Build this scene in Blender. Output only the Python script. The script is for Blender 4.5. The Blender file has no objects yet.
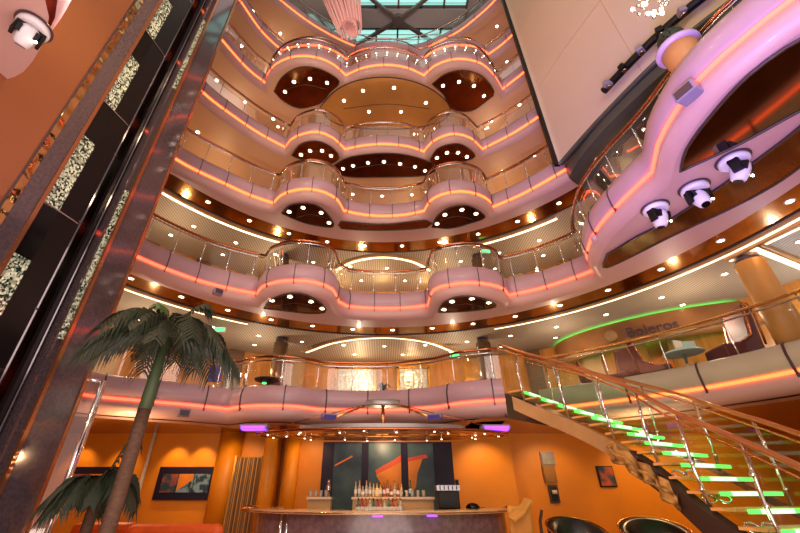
import bpy, bmesh, math, random
from mathutils import Vector, Matrix
random.seed(7)
PI = math.pi
sc = bpy.context.scene
COL = sc.collection
EYE = 1.35                                   # eye height above the bar floor
# ------------------------------------------------------------------ camera, world, big lights, exposure
cam_d = bpy.data.cameras.new('camera'); cam = bpy.data.objects.new('camera', cam_d); COL.objects.link(cam)
cam_d.sensor_width = 36; cam_d.lens = 36 * 379 / 800; cam_d.shift_x = 17 / 800
cam_d.clip_start = 0.05; cam_d.clip_end = 200
PITCH = math.radians(30.7)
cam.location = (0, 0, EYE); cam.rotation_euler = (PI / 2 + PITCH, 0, 0)
sc.camera = cam
sc.view_settings.view_transform = 'Standard'; sc.view_settings.look = 'None'
sc.view_settings.gamma = 1; sc.view_settings.exposure = 0.2; sc.view_settings.use_curve_mapping = False
sc.cycles.sample_clamp_indirect = 4.0; sc.cycles.sample_clamp_direct = 0
sc.cycles.max_bounces = 6; sc.cycles.diffuse_bounces = 3; sc.cycles.glossy_bounces = 3
sc.cycles.transparent_max_bounces = 24; sc.cycles.transmission_bounces = 4
sc.cycles.caustics_reflective = False; sc.cycles.caustics_refractive = False
w = bpy.data.worlds.new('world'); sc.world = w; w.use_nodes = True
bg = w.node_tree.nodes['Background']; bg.inputs[0].default_value = (1.0, 0.80, 0.72, 1); bg.inputs[1].default_value = 0.75

def lamp(kind, loc, power, color, size=0.3, name='deck_light', target=None, spot=60, size_y=None):
    l = bpy.data.lights.new(name, kind); l.energy = power; l.color = color
    if kind == 'AREA':
        l.size = size
        if size_y: l.shape = 'RECTANGLE'; l.size_y = size_y
    else: l.shadow_soft_size = size
    if kind == 'SPOT': l.spot_size = math.radians(spot); l.spot_blend = 0.7
    o = bpy.data.objects.new(name, l); COL.objects.link(o); o.location = loc
    if target is not None:
        o.rotation_euler = (Vector(target) - Vector(loc)).to_track_quat('-Z', 'Y').to_euler()
    return o
WARM = (1, .68, .38); AMBER = (1, .62, .28)
lamp('AREA', (0.0, -4.5, 7.0), 420, (1, .80, .70), 5, 'added_fill_rear', (0, 9, 9), size_y=5)  # added soft fill from behind the camera, not a fixture of the atrium
lamp('AREA', (0.0, 1.5, .25), 440, (1, .78, .70), 6, 'added_fill_up', (0, 2.6, 10), size_y=5)  # added fill near the floor, shining up to brighten the soffits
lamp('SPOT', (1.2, 1.2, 2.2), 1300, (.22, .16, 1), .3, 'violet_wash', (4.4, 3.6, 6.3), 60)

# ------------------------------------------------------------------ materials
def lin(c):
    return tuple(((v / 255) / 12.92 if v / 255 <= .04045 else ((v / 255 + .055) / 1.055) ** 2.4) for v in c)
M = {}
def mat(name, rgb, rough=.5, metal=0, emit=None, es=0, var=0, scale=3, coat=0, bump=0, stretch=(1, 1, 1), rgb2=None, spec=None):
    m = bpy.data.materials.new(name); m.use_nodes = True; nt = m.node_tree; b = nt.nodes['Principled BSDF']
    c = (*lin(rgb), 1)
    b.inputs['Base Color'].default_value = c; b.inputs['Roughness'].default_value = rough; b.inputs['Metallic'].default_value = metal
    if coat: b.inputs['Coat Weight'].default_value = coat; b.inputs['Coat Roughness'].default_value = .08
    if spec is not None: b.inputs['Specular IOR Level'].default_value = spec
    tc = nt.nodes.new('ShaderNodeTexCoord'); mp = nt.nodes.new('ShaderNodeMapping'); mp.inputs['Scale'].default_value = stretch
    nt.links.new(tc.outputs['Object'], mp.inputs['Vector'])
    if var or rgb2:
        n = nt.nodes.new('ShaderNodeTexNoise'); n.inputs['Scale'].default_value = scale; n.inputs['Detail'].default_value = 3
        nt.links.new(mp.outputs[0], n.inputs['Vector'])
        mx = nt.nodes.new('ShaderNodeMix'); mx.data_type = 'RGBA'
        rr = nt.nodes.new('ShaderNodeMapRange'); rr.inputs[1].default_value = .35; rr.inputs[2].default_value = .65
        nt.links.new(n.outputs[0], rr.inputs[0]); nt.links.new(rr.outputs[0], mx.inputs[0])
        mx.inputs[6].default_value = c
        mx.inputs[7].default_value = (*lin(rgb2), 1) if rgb2 else (*[v * (1 - var) for v in c[:3]], 1)
        nt.links.new(mx.outputs[2], b.inputs['Base Color'])
    if bump:
        n2 = nt.nodes.new('ShaderNodeTexNoise'); n2.inputs['Scale'].default_value = scale; n2.inputs['Detail'].default_value = .5; nt.links.new(mp.outputs[0], n2.inputs['Vector'])
        bp = nt.nodes.new('ShaderNodeBump'); bp.inputs['Strength'].default_value = min(bump, 1); bp.inputs['Distance'].default_value = .05 if bump < 2 else .6
        nt.links.new(n2.outputs[0], bp.inputs['Height']); nt.links.new(bp.outputs[0], b.inputs['Normal'])
    if es:
        b.inputs['Emission Color'].default_value = (*(emit or lin(rgb)), 1); b.inputs['Emission Strength'].default_value = es
    M[name] = m; return m
def glass(name, tint, refl=.12, k=.3):
    m = bpy.data.materials.new(name); m.use_nodes = True; nt = m.node_tree; nt.nodes.clear()
    out = nt.nodes.new('ShaderNodeOutputMaterial'); t = nt.nodes.new('ShaderNodeBsdfTransparent'); g = nt.nodes.new('ShaderNodeBsdfGlossy')
    t.inputs[0].default_value = (*tint, 1); g.inputs[0].default_value = (1, 1, 1, 1); g.inputs['Roughness'].default_value = .03
    lw = nt.nodes.new('ShaderNodeLayerWeight'); lw.inputs[0].default_value = .25
    ml = nt.nodes.new('ShaderNodeMath'); ml.operation = 'MULTIPLY_ADD'; ml.inputs[1].default_value = k; ml.inputs[2].default_value = refl * .4
    nt.links.new(lw.outputs['Fresnel'], ml.inputs[0])
    mx = nt.nodes.new('ShaderNodeMixShader'); nt.links.new(ml.outputs[0], mx.inputs[0]); nt.links.new(t.outputs[0], mx.inputs[1]); nt.links.new(g.outputs[0], mx.inputs[2])
    nt.links.new(mx.outputs[0], out.inputs[0]); M[name] = m; return m
def pattern(name, kind, c1, c2, scale, rough=.4, metal=0, es=0, lo=.45, hi=.55, stretch=(1, 1, 1), rot=(0, 0, 0), coat=0):
    m = bpy.data.materials.new(name); m.use_nodes = True; nt = m.node_tree; b = nt.nodes['Principled BSDF']
    b.inputs['Roughness'].default_value = rough; b.inputs['Metallic'].default_value = metal
    if coat: b.inputs['Coat Weight'].default_value = coat
    tc = nt.nodes.new('ShaderNodeTexCoord'); mp = nt.nodes.new('ShaderNodeMapping'); mp.inputs['Scale'].default_value = stretch; mp.inputs['Rotation'].default_value = rot
    nt.links.new(tc.outputs['Object'], mp.inputs['Vector'])
    if kind == 'wave':
        n = nt.nodes.new('ShaderNodeTexWave'); n.inputs['Scale'].default_value = scale; o = n.outputs['Fac']
    elif kind == 'voronoi':
        n = nt.nodes.new('ShaderNodeTexVoronoi'); n.inputs['Scale'].default_value = scale
        sp = nt.nodes.new('ShaderNodeSeparateColor'); nt.links.new(n.outputs['Color'], sp.inputs[0]); o = sp.outputs[0]
    else:
        n = nt.nodes.new('ShaderNodeTexNoise'); n.inputs['Scale'].default_value = scale; n.inputs['Detail'].default_value = 4; o = n.outputs[0]
    nt.links.new(mp.outputs[0], n.inputs['Vector'])
    rr = nt.nodes.new('ShaderNodeMapRange'); rr.inputs[1].default_value = lo; rr.inputs[2].default_value = hi; nt.links.new(o, rr.inputs[0])
    mx = nt.nodes.new('ShaderNodeMix'); mx.data_type = 'RGBA'; nt.links.new(rr.outputs[0], mx.inputs[0])
    mx.inputs[6].default_value = (*lin(c1), 1); mx.inputs[7].default_value = (*lin(c2), 1)
    nt.links.new(mx.outputs[2], b.inputs['Base Color'])
    if es: nt.links.new(mx.outputs[2], b.inputs['Emission Color']); b.inputs['Emission Strength'].default_value = es
    M[name] = m; return m

mat('pink_panel', (186, 150, 160), .4, coat=.15, var=.08, scale=1.2)
mat('pink_soffit', (202, 160, 156), .45, coat=.15, var=.06, scale=.8)
mat('beige_panel', (192, 180, 158), .4, var=.06)
mat('purple_panel', (196, 168, 210), .35, coat=.3, var=.05)
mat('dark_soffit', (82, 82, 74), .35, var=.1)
mat('peach_ceiling', (212, 170, 140), .45, var=.06, scale=.6)
mat('seam', (70, 48, 58), .4)
mat('neon_orange', (255, 110, 60), .5, emit=(1, .115, .025), es=4.0)
mat('neon_pink', (255, 110, 90), .5, emit=(1, .07, .03), es=4.2)
mat('neon_green', (80, 255, 90), .5, emit=(.12, 1, .12), es=1.5)
mat('neon_white', (200, 255, 215), .5, emit=(.6, 1, .65), es=1.25)
mat('cove_white', (255, 225, 180), .5, emit=(1, .74, .42), es=3.0)
mat('bulb', (255, 240, 210), .5, emit=(1, .86, .62), es=14)
mat('violet_glow', (150, 60, 255), .5, emit=(.28, .06, 1), es=2.2)
mat('brass', (224, 176, 112), .2, 1)
mat('copper_rail', (176, 112, 76), .22, 1)
mat('gold', (225, 160, 70), .25, 1)
mat('steel', (200, 200, 205), .18, 1)
mat('brushed_steel', (170, 168, 168), .45, .8)
mat('rail_gold', (206, 142, 92), .28, .9)
mat('chrome_gold', (210, 160, 110), .08, 1, bump=1.0, scale=5)
mat('chrome', (230, 232, 235), .08, 1)
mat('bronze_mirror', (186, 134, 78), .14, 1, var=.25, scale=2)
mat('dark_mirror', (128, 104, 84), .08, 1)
mat('gold_mirror', (236, 180, 104), .3, .55, var=.15, scale=1)
mat('back_wood', (214, 138, 58), .3, var=.25, scale=2, stretch=(3, 3, .4), coat=.4)
mat('brown_wall', (120, 84, 54), .4, var=.35, scale=1.5)
mat('orange_wall', (228, 140, 16), .45, var=.1, scale=1.2)
mat('bar_ceiling', (190, 130, 70), .18, .4, var=.15)
mat('floor_stone', (196, 134, 84), .2, var=.35, scale=1.4, coat=.3)
mat('carpet', (120, 60, 40), .9, var=.4, scale=6)
mat('screen_panel', (206, 182, 152), .6, var=.05, scale=.5)
mat('black', (10, 9, 10), .45, spec=.3)
mat('black_gloss', (9, 8, 10), .12, spec=.35)
mat('sign_wood', (150, 98, 54), .35, var=.25, scale=2)
mat('dark_brown', (60, 38, 34), .45)
mat('tan_panel', (196, 150, 96), .4, var=.15)
mat('cream', (226, 216, 202), .5)
mat('white_plastic', (226, 222, 232), .35)
mat('grey_plastic', (140, 128, 150), .4)
mat('copper_sheet', (255, 214, 120), .2, .95, bump=3.0, scale=.9, stretch=(1, 1, .5))
mat('shaft_black', (10, 8, 11), .3, spec=.3)
mat('shaft_rail', (52, 42, 46), .3, .6)
mat('granite', (92, 78, 86), .08, .35, var=.3, scale=25, coat=.8)
mat('pillar_edge', (176, 116, 84), .12, .8)
mat('wood_column', (196, 140, 76), .45, var=.12, scale=3, stretch=(1, 1, .2))
mat('bronze_column', (150, 116, 84), .2, .5, var=.2)
mat('orange_leather', (236, 98, 22), .5, var=.15, scale=8)
mat('black_leather', (22, 19, 18), .38, coat=.15)
mat('maroon', (96, 40, 44), .6, var=.15)
mat('yellow_fabric', (226, 160, 70), .6)
mat('bark', (86, 58, 40), .8, var=.4, scale=14, stretch=(1, 1, 3))
mat('green_stem', (52, 70, 40), .6, var=.2)
mat('leaf', (38, 50, 32), .6, var=.4, scale=8)
mat('leaf_fresh', (60, 100, 36), .5, var=.2)
mat('navy_frame', (24, 14, 44), .45, spec=.3)
mat('teal_canvas', (20, 44, 62), .4, rgb2=(62, 92, 92), scale=1.1)
mat('orange_paint', (214, 128, 30), .5, var=.2)
mat('red_paint', (196, 74, 34), .5)
mat('stone_bar', (134, 108, 112), .25, var=.35, scale=9, coat=.4)
mat('marble_top', (228, 186, 140), .15, var=.12, scale=7, coat=.5)
mat('sky_pane', (120, 220, 215), .4, emit=(.34, .68, .62), es=1.1)
mat('sky_frame', (205, 205, 205), .4)
mat('beam', (120, 112, 108), .4)
mat('pink_rod', (232, 178, 172), .25, coat=.5, emit=(1, .55, .5), es=.12)
mat('tray_wood', (232, 170, 96), .4)
mat('bottle_clear', (176, 166, 146), .1, coat=.6); mat('bottle_amber', (150, 72, 20), .1, coat=.6)
mat('bottle_green', (20, 84, 44), .1, coat=.6); mat('bottle_gold', (230, 184, 96), .12, coat=.6); mat('bottle_red', (160, 34, 28), .12, coat=.6)
mat('door_silver', (214, 206, 186), .3, .5, var=.35, scale=9, bump=.6)
mat('screen_blue', (44, 36, 96), .3, emit=(.10, .07, .35), es=.2)
mat('exit_green', (70, 210, 110), .4, emit=(.1, .75, .25), es=1.6)
mat('pale_cloth', (196, 226, 226), .6)
mat('black_pot', (24, 22, 20), .4)
mat('grey_art', (120, 120, 118), .3, .4, var=.5, scale=6)
mat('bronze_plate', (128, 84, 26), .35, .5)
glass('rail_glass', (.93, .95, .93), .10)
glass('stair_glass', (.86, .97, .90), .08, .1)
glass('tower_glass', (.80, .76, .74), .3)
pattern('slat_ceiling', 'wave', (186, 172, 152), (146, 130, 110), 3.6, .5, lo=.2, hi=.6)
pattern('mosaic_mirror_glow', 'voronoi', (20, 34, 30), (206, 208, 178), 44, .12, .3, es=.5, lo=.25, hi=1.05, stretch=(1, 1, .8))  # mirror tiles; the light they reflect is put into the colour as glow
pattern('picture_paint', 'noise', (24, 60, 76), (190, 84, 40), 3.2, .5, lo=.42, hi=.62)
pattern('picture_blue', 'noise', (20, 44, 70), (110, 150, 170), 6, .5)
pattern('screen_lattice', 'wave', (60, 34, 14), (206, 150, 70), 5.5, .4, lo=.3, hi=.7)
pattern('art_metal', 'noise', (120, 84, 44), (226, 176, 100), 7, .3, .3, lo=.35, hi=.6)
pattern('bead_row', 'voronoi', (30, 40, 26), (220, 120, 90), 22, .3, lo=.2, hi=.8)

# ------------------------------------------------------------------ mesh helpers
class MB:
    def __init__(s): s.v = []; s.f = []; s.sm = []
    def add(s, vs, fs, smooth=False):
        n = len(s.v); s.v += [tuple(v) for v in vs]; s.f += [tuple(i + n for i in f) for f in fs]; s.sm += [smooth] * len(fs); return s
    def box(s, c, d, rz=0, M4=None):
        x, y, z = [k / 2 for k in d]; vs = [Vector((a * x, b * y, e * z)) for a in (-1, 1) for b in (-1, 1) for e in (-1, 1)]
        R = M4 if M4 is not None else Matrix.Rotation(rz, 3, 'Z')
        vs = [R @ v + Vector(c) for v in vs]
        return s.add(vs, [(0, 1, 3, 2), (4, 6, 7, 5), (0, 4, 5, 1), (2, 3, 7, 6), (0, 2, 6, 4), (1, 5, 7, 3)])
    def bar(s, a, b, wd, hd):                        # box section from a to b
        a, b = Vector(a), Vector(b); d = b - a; q = d.to_track_quat('Y', 'Z').to_matrix()
        return s.box((a + b) / 2, (wd, d.length, hd), M4=q)
    def tube(s, pts, r, n=8, cap=True, closed=False):
        pts = [Vector(p) for p in pts]; N = len(pts); rs = r if isinstance(r, (list, tuple)) else [r] * N
        vs = []; up = None
        for i, p in enumerate(pts):
            if closed: t = (pts[(i + 1) % N] - pts[i - 1])
            else: t = pts[min(i + 1, N - 1)] - pts[max(i - 1, 0)]
            t = t.normalized() if t.length > 1e-9 else Vector((0, 0, 1))
            if up is None: up = Vector((0, 0, 1)) if abs(t.z) < .9 else Vector((1, 0, 0))
            a = t.cross(up)
            if a.length < 1e-4: a = t.cross(Vector((1, .3, 0)))
            a.normalize(); b = a.cross(t).normalized(); up = b
            for k in range(n):
                an = 2 * PI * k / n; vs.append(p + (a * math.cos(an) + b * math.sin(an)) * rs[i])
        fs = []
        for i in range(N if closed else N - 1):
            j = (i + 1) % N
            for k in range(n):
                k2 = (k + 1) % n; fs.append((i * n + k, i * n + k2, j * n + k2, j * n + k))
        s.add(vs, fs, True)
        if cap and not closed:
            m = len(s.v) - len(vs); s.f += [tuple(m + k for k in range(n))[::-1], tuple(m + (N - 1) * n + k for k in range(n))]; s.sm += [False, False]
        return s
    def lathe(s, c, prof, n=20, sx=1, sy=1, cap=True):
        vs = [(c[0] + r * sx * math.cos(2 * PI * k / n), c[1] + r * sy * math.sin(2 * PI * k / n), c[2] + z) for r, z in prof for k in range(n)]
        fs = [(i * n + k, i * n + (k + 1) % n, (i + 1) * n + (k + 1) % n, (i + 1) * n + k) for i in range(len(prof) - 1) for k in range(n)]
        s.add(vs, fs, True)
        if cap:
            m = len(s.v) - len(vs); s.f += [tuple(m + k for k in range(n))[::-1], tuple(m + (len(prof) - 1) * n + k for k in range(n))]; s.sm += [False, False]
        return s
    def prism(s, poly, z0, z1):
        n = len(poly); vs = [(x, y, z0) for x, y in poly] + [(x, y, z1) for x, y in poly]
        return s.add(vs, [tuple(range(n))[::-1], tuple(range(n, 2 * n))] + [(i, (i + 1) % n, n + (i + 1) % n, n + i) for i in range(n)])
    def sweep(s, path, prof, closed_prof=False, smooth=True):   # path: [(x,y)], prof: [(offset to the atrium, z)]
        nr = normals(path); m = len(prof)
        vs = [(p[0] + q[0] * o, p[1] + q[1] * o, z) for p, q in zip(path, nr) for o, z in prof]
        fs = []; R = m if closed_prof else m - 1
        for i in range(len(path) - 1):
            for k in range(R):
                k2 = (k + 1) % m; fs.append((i * m + k, i * m + k2, (i + 1) * m + k2, (i + 1) * m + k))
        s.add(vs, fs, smooth)
        if closed_prof:
            b = len(s.v) - len(vs); e = b + (len(path) - 1) * m
            s.f += [tuple(b + k for k in range(m)), tuple(e + k for k in range(m))[::-1]]; s.sm += [False, False]
        return s
    def strip(s, A, B, za, zb=None, smooth=False):   # surface between two same-length plan paths
        zb = za if zb is None else zb; n = len(A)
        return s.add([(*a, za) for a in A] + [(*b, zb) for b in B], [(i, i + 1, n + i + 1, n + i) for i in range(n - 1)], smooth)
    def fill(s, poly, z):                            # flat face with a concave outline
        from mathutils.geometry import tessellate_polygon
        return s.add([(x, y, z) for x, y in poly], [tuple(t) for t in tessellate_polygon([[Vector((x, y, 0)) for x, y in poly]])])
    def ball(s, c, r, n=10, m=7, sc_=(1, 1, 1)):
        vs = [(c[0] + r * sc_[0] * math.sin(PI * i / m) * math.cos(2 * PI * k / n), c[1] + r * sc_[1] * math.sin(PI * i / m) * math.sin(2 * PI * k / n), c[2] + r * sc_[2] * math.cos(PI * i / m)) for i in range(m + 1) for k in range(n)]
        return s.add(vs, [(i * n + k, i * n + (k + 1) % n, (i + 1) * n + (k + 1) % n, (i + 1) * n + k) for i in range(m) for k in range(n)], True)
    def build(s, name, m, parent=None, bevel=0):
        me = bpy.data.meshes.new(name); me.from_pydata([tuple(v) for v in s.v], [], s.f); me.polygons.foreach_set('use_smooth', s.sm)
        me.materials.append(M[m]); me.validate(); me.update()
        o = bpy.data.objects.new(name, me); COL.objects.link(o)
        if parent is not None:
            o.parent = parent; o.matrix_parent_inverse = Matrix.Translation(-parent.location) if parent.type != 'EMPTY' or parent.get('local') is None else Matrix.Identity(4)
        if bevel:
            b = o.modifiers.new('bevel', 'BEVEL'); b.width = bevel; b.segments = 2; b.limit_method = 'ANGLE'
        return o
def tag(o, label, cat, group=None, kind=None):
    o['label'] = label; o['category'] = cat
    if group: o['group'] = group
    if kind: o['kind'] = kind
    return o
def empty(name, loc, label, cat, group=None, rz=0, local=False):
    o = bpy.data.objects.new(name, None); COL.objects.link(o); o.location = loc; o.rotation_euler = (0, 0, rz); o.empty_display_size = .1
    if local: o['local'] = 1
    return tag(o, label, cat, group)
def struct(o): o['kind'] = 'structure'; return o
def dup(root, loc, rz=0, label=None, group=None, scale=1):
    r = root.copy(); COL.objects.link(r); r.location = loc; r.rotation_euler = (0, 0, rz); r.scale = (scale,) * 3
    if label: r['label'] = label
    if group: r['group'] = group
    for ch in list(root.children):
        c = ch.copy(); COL.objects.link(c); c.parent = r
        for g in list(ch.children):
            d = g.copy(); COL.objects.link(d); d.parent = c
    return r
def Z(H): return H + EYE
def ray(px, py):                                  # direction through a point of the photograph
    x = (px - 383) / 379; u = (266.5 - py) / 379
    return (x, math.cos(PITCH) - u * math.sin(PITCH), math.sin(PITCH) + u * math.cos(PITCH))
def at(px, py, H): r = ray(px, py); t = H / r[2]; return (r[0] * t, r[1] * t)
def aty(px, py, Y): r = ray(px, py); t = Y / r[1]; return (r[0] * t, Y, r[2] * t + EYE)
def normals(path):
    out = []
    for i in range(len(path)):
        ns = []
        for a, b in ((i - 1, i), (i, i + 1)):
            if a >= 0 and b < len(path):
                dx, dy = path[b][0] - path[a][0], path[b][1] - path[a][1]; l = math.hypot(dx, dy) or 1; ns.append((dy / l, -dx / l))
        nx = sum(n[0] for n in ns) / len(ns); ny = sum(n[1] for n in ns) / len(ns); l = math.hypot(nx, ny) or 1
        k = 1 / max(l, .6); out.append((nx / l * k, ny / l * k))
    return out
def offset(path, d): return [(p[0] + n[0] * d, p[1] + n[1] * d) for p, n in zip(path, normals(path))]
def catmull(P, step=.22):
    if len(P) < 3: 
        n = max(1, int(math.dist(P[0], P[-1]) / step)); return [tuple(P[0][k] + (P[-1][k] - P[0][k]) * i / n for k in range(len(P[0]))) for i in range(n + 1)]
    Q = [tuple(2 * a - b for a, b in zip(P[0], P[1]))] + list(P) + [tuple(2 * a - b for a, b in zip(P[-1], P[-2]))]; out = []
    for i in range(1, len(Q) - 2):
        p0, p1, p2, p3 = Q[i - 1:i + 3]; n = max(2, int(math.dist(p1, p2) / step))
        for k in range(n):
            t = k / n
            out.append(tuple(.5 * (2 * b + (c - a) * t + (2 * a - 5 * b + 4 * c - d) * t * t + (3 * b - a - 3 * c + d) * t ** 3) for a, b, c, d in zip(p0, p1, p2, p3)))
    out.append(tuple(P[-1])); return out
def segs(*S):
    out = []
    for s in S:
        c = catmull(s); out += c if not out else c[1:]
    return out
C0 = (0.05, 4.25)
def ring(path, R):
    out = []
    for x, y in path:
        d = math.hypot(x - C0[0], y - C0[1]); out.append((C0[0] + (x - C0[0]) * R / d, C0[1] + (y - C0[1]) * R / d))
    return out
def arc(R, a0, a1, n=60): return [(C0[0] + R * math.cos(math.radians(a0 + (a1 - a0) * i / n)), C0[1] + R * math.sin(math.radians(a0 + (a1 - a0) * i / n))) for i in range(n + 1)]
def walk(path, step, start=0):                    # points every step along a path, with outward normal
    nr = normals(path); out = []; d = start; acc = 0
    for i in range(len(path) - 1):
        L = math.dist(path[i], path[i + 1])
        while acc + L >= d:
            t = (d - acc) / L if L else 0
            out.append((tuple(path[i][k] + (path[i + 1][k] - path[i][k]) * t for k in (0, 1)), nr[i])); d += step
        acc += L
    return out

# ------------------------------------------------------------------ front curves of the decks (plan, west to east)
LF = [(-6.75, 2.6), (-6.6, 4.6), (-6.3, 6.4), (-5.75, 7.6)]
T3 = segs(LF + [(-4.95, 8.6), (-4.2, 9.15), (-3.5, 9.5)],
          [(-3.5, 9.5), (-3.25, 9.08), (-2.8, 8.8), (-2.35, 8.72), (-1.8, 8.82), (-1.4, 9.2), (-1.3, 10.0)],
          [(-1.3, 10.25), (-.6, 10.42), (.05, 10.46), (.7, 10.42), (1.35, 10.25)],
          [(1.35, 10.0), (1.4, 9.25), (1.75, 8.98), (2.3, 8.84), (2.85, 8.95), (3.3, 9.22), (3.5, 9.6)],
          [(3.5, 9.6), (4.3, 9.15), (5.0, 8.5), (5.3, 8.1)],
          [(5.25, 8.05), (4.85, 7.6), (4.6, 6.95), (4.5, 6.3), (4.55, 5.5), (4.66, 4.78)],
          [(4.66, 4.75), (4.38, 4.17), (4.26, 3.6), (4.25, 3.05), (4.4, 2.55), (4.62, 2.1), (5.1, 1.4), (5.8, .8), (6.6, .3)])
T4L = segs(LF + [(-4.7, 8.6), (-4.1, 9.1), (-3.5, 9.45)],
           [(-3.5, 9.45), (-3.2, 9.08), (-2.8, 8.86), (-2.3, 8.78), (-1.8, 8.93), (-1.45, 9.3), (-1.33, 9.8)],
           [(-1.33, 9.8), (-.7, 10.02), (.03, 10.1), (.75, 10.03), (1.38, 9.82)],
           [(1.38, 9.82), (1.52, 9.32), (1.85, 9.02), (2.4, 8.88), (2.95, 9.02), (3.35, 9.3), (3.55, 9.65)],
           [(3.55, 9.65), (4.3, 9.05), (4.9, 8.4), (5.27, 7.95)])
T4R = catmull([(5.27, 7.95), (5.25, 7.3), (5.45, 6.2), (6.0, 4.7), (6.65, 3.6), (7.8, 2.2)])
T5 = segs(LF + [(-5.1, 8.45), (-4.4, 9.2), (-3.6, 9.85)],
          [(-3.6, 9.85), (-3.3, 9.45), (-2.85, 9.22), (-2.32, 9.13), (-1.8, 9.4), (-1.42, 9.93)],
          [(-1.42, 9.93), (-.8, 9.76), (0.03, 9.68), (.9, 9.78), (1.54, 10.04)],
          [(1.54, 10.04), (1.8, 9.58), (2.2, 9.3), (2.6, 9.22), (3.15, 9.4), (3.69, 9.92)],
          [(3.69, 9.92), (4.5, 9.3), (5.1, 8.72), (5.6, 8.1), (5.95, 7.5)])
T6 = segs(LF + [(-5.2, 8.6), (-4.62, 9.25)],
          [(-4.62, 9.25), (-4.45, 8.85), (-4.05, 8.45), (-3.5, 8.2), (-2.95, 8.13), (-2.35, 8.22), (-1.85, 8.48), (-1.45, 8.9)],
          [(-1.45, 8.9), (-.8, 8.6), (0.05, 8.47), (.9, 8.58), (1.6, 8.9)],
          [(1.6, 8.9), (1.95, 8.52), (2.5, 8.28), (3.05, 8.25), (3.7, 8.42), (4.3, 8.9), (4.79, 9.5)],
          [(4.79, 9.5), (5.15, 9.1), (5.52, 8.65), (5.95, 7.8)])
T7 = segs(LF + [(-5.2, 8.8), (-4.5, 9.65)],
          [(-4.5, 9.65), (-4.1, 9.5), (-3.4, 9.4), (-2.7, 9.45), (-2.1, 9.7), (-1.65, 10.05)],
          [(-1.65, 9.95), (-.9, 9.6), (0.05, 9.48), (.95, 9.6), (1.75, 9.95)],
          [(1.75, 10.05), (2.2, 9.7), (2.8, 9.45), (3.5, 9.4), (4.2, 9.5), (4.75, 9.8)],
          [(4.75, 9.8), (5.3, 9.3), (5.7, 8.75), (6.0, 8.0)])
T8 = segs(LF + [(-5.5, 8.2), (-4.85, 8.95), (-3.4, 10.1), (-1.6, 11.05), (0, 11.4), (1.9, 11.25), (3.6, 10.5), (4.6, 9.7), (5.3, 8.95), (5.9, 8.0)])
T2A = segs([(-7.7, 2.6), (-7.75, 4.8), (-7.5, 7.0), (-6.85, 8.85), (-5.9, 9.55), (-5.0, 10.05), (-4.15, 10.65)],
           [(-4.15, 10.65), (-3.55, 10.28), (-2.95, 10.2), (-2.3, 10.3), (-1.75, 10.7)],
           [(-1.75, 10.7), (-.7, 10.82), (.4, 10.75), (1.45, 10.35)],
           [(1.45, 10.35), (1.85, 9.95), (2.35, 9.68), (2.95, 9.5)])
T2B = catmull([(4.3, 10.75), (5.0, 10.2), (5.9, 9.4), (6.8, 8.35), (7.5, 7.1), (8.0, 5.6), (8.3, 3.6), (8.35, 1.5)])

PROF_PANEL = [(-.10, .50), (-.03, .52), (.02, .49), (.075, .30), (.06, .06)]
def fascia(curve, H, name_lbl, seam_step, start, pm='pink_panel', neon='neon_orange', neon_path=None, fin=.009):
    """balcony front: cladding panels over a glowing strip over a rounded lip"""
    t = empty('balcony_front', (curve[len(curve) // 2][0], curve[len(curve) // 2][1], Z(H)), name_lbl, 'balcony front', 'curved balcony fronts of the atrium decks')
    z = Z(H)
    MB().sweep(curve, [(-.10, z - .02)] + [(o, z + h) for o, h in PROF_PANEL[::-1]] + [(-.2, z + .50), (-.2, z - .02)]).build('cladding', pm, t)
    MB().sweep(curve, [(.0, z - .04), (.045, z - .13), (.04, z - .2), (-.02, z - .28), (-.12, z - .345), (-.24, z - .35)]).build('lip', 'pink_soffit', t)
    MB().sweep(neon_path or curve, [(-.05, z + .03), (.035, z + .022), (.05, z), (.035, z - .022), (-.05, z - .03)]).build('glow_strip', neon, t)
    for (p, n) in walk(curve, seam_step, start):
        if p[1] < 5.0 and p[0] > 3.9 and H == 4.75: continue
        a = Vector((n[0], n[1], 0)).normalized()
        mb = MB(); tg = Vector((-a.y, a.x, 0)) * fin; B = Vector((p[0], p[1], z))
        inn = [(-.12, .51), (-.03, .525), (.02, .495), (.075, .30), (.06, .05), (.0, -.04)]
        o2 = [(-.12, .53), (-.02, .54), (.035, .50), (.09, .30), (.08, .04), (.045, -.12)]
        for k in range(5):
            q = [B + a * o + Vector((0, 0, h)) for o, h in (inn[k], o2[k], o2[k + 1], inn[k + 1])]
            mb.add([v - tg for v in q] + [v + tg for v in q], [(0, 1, 2, 3), (7, 6, 5, 4), (1, 5, 6, 2), (0, 3, 7, 4), (0, 4, 5, 1), (3, 2, 6, 7)])
        mb.build('panel_rib', 'seam', t)
    return t
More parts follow.
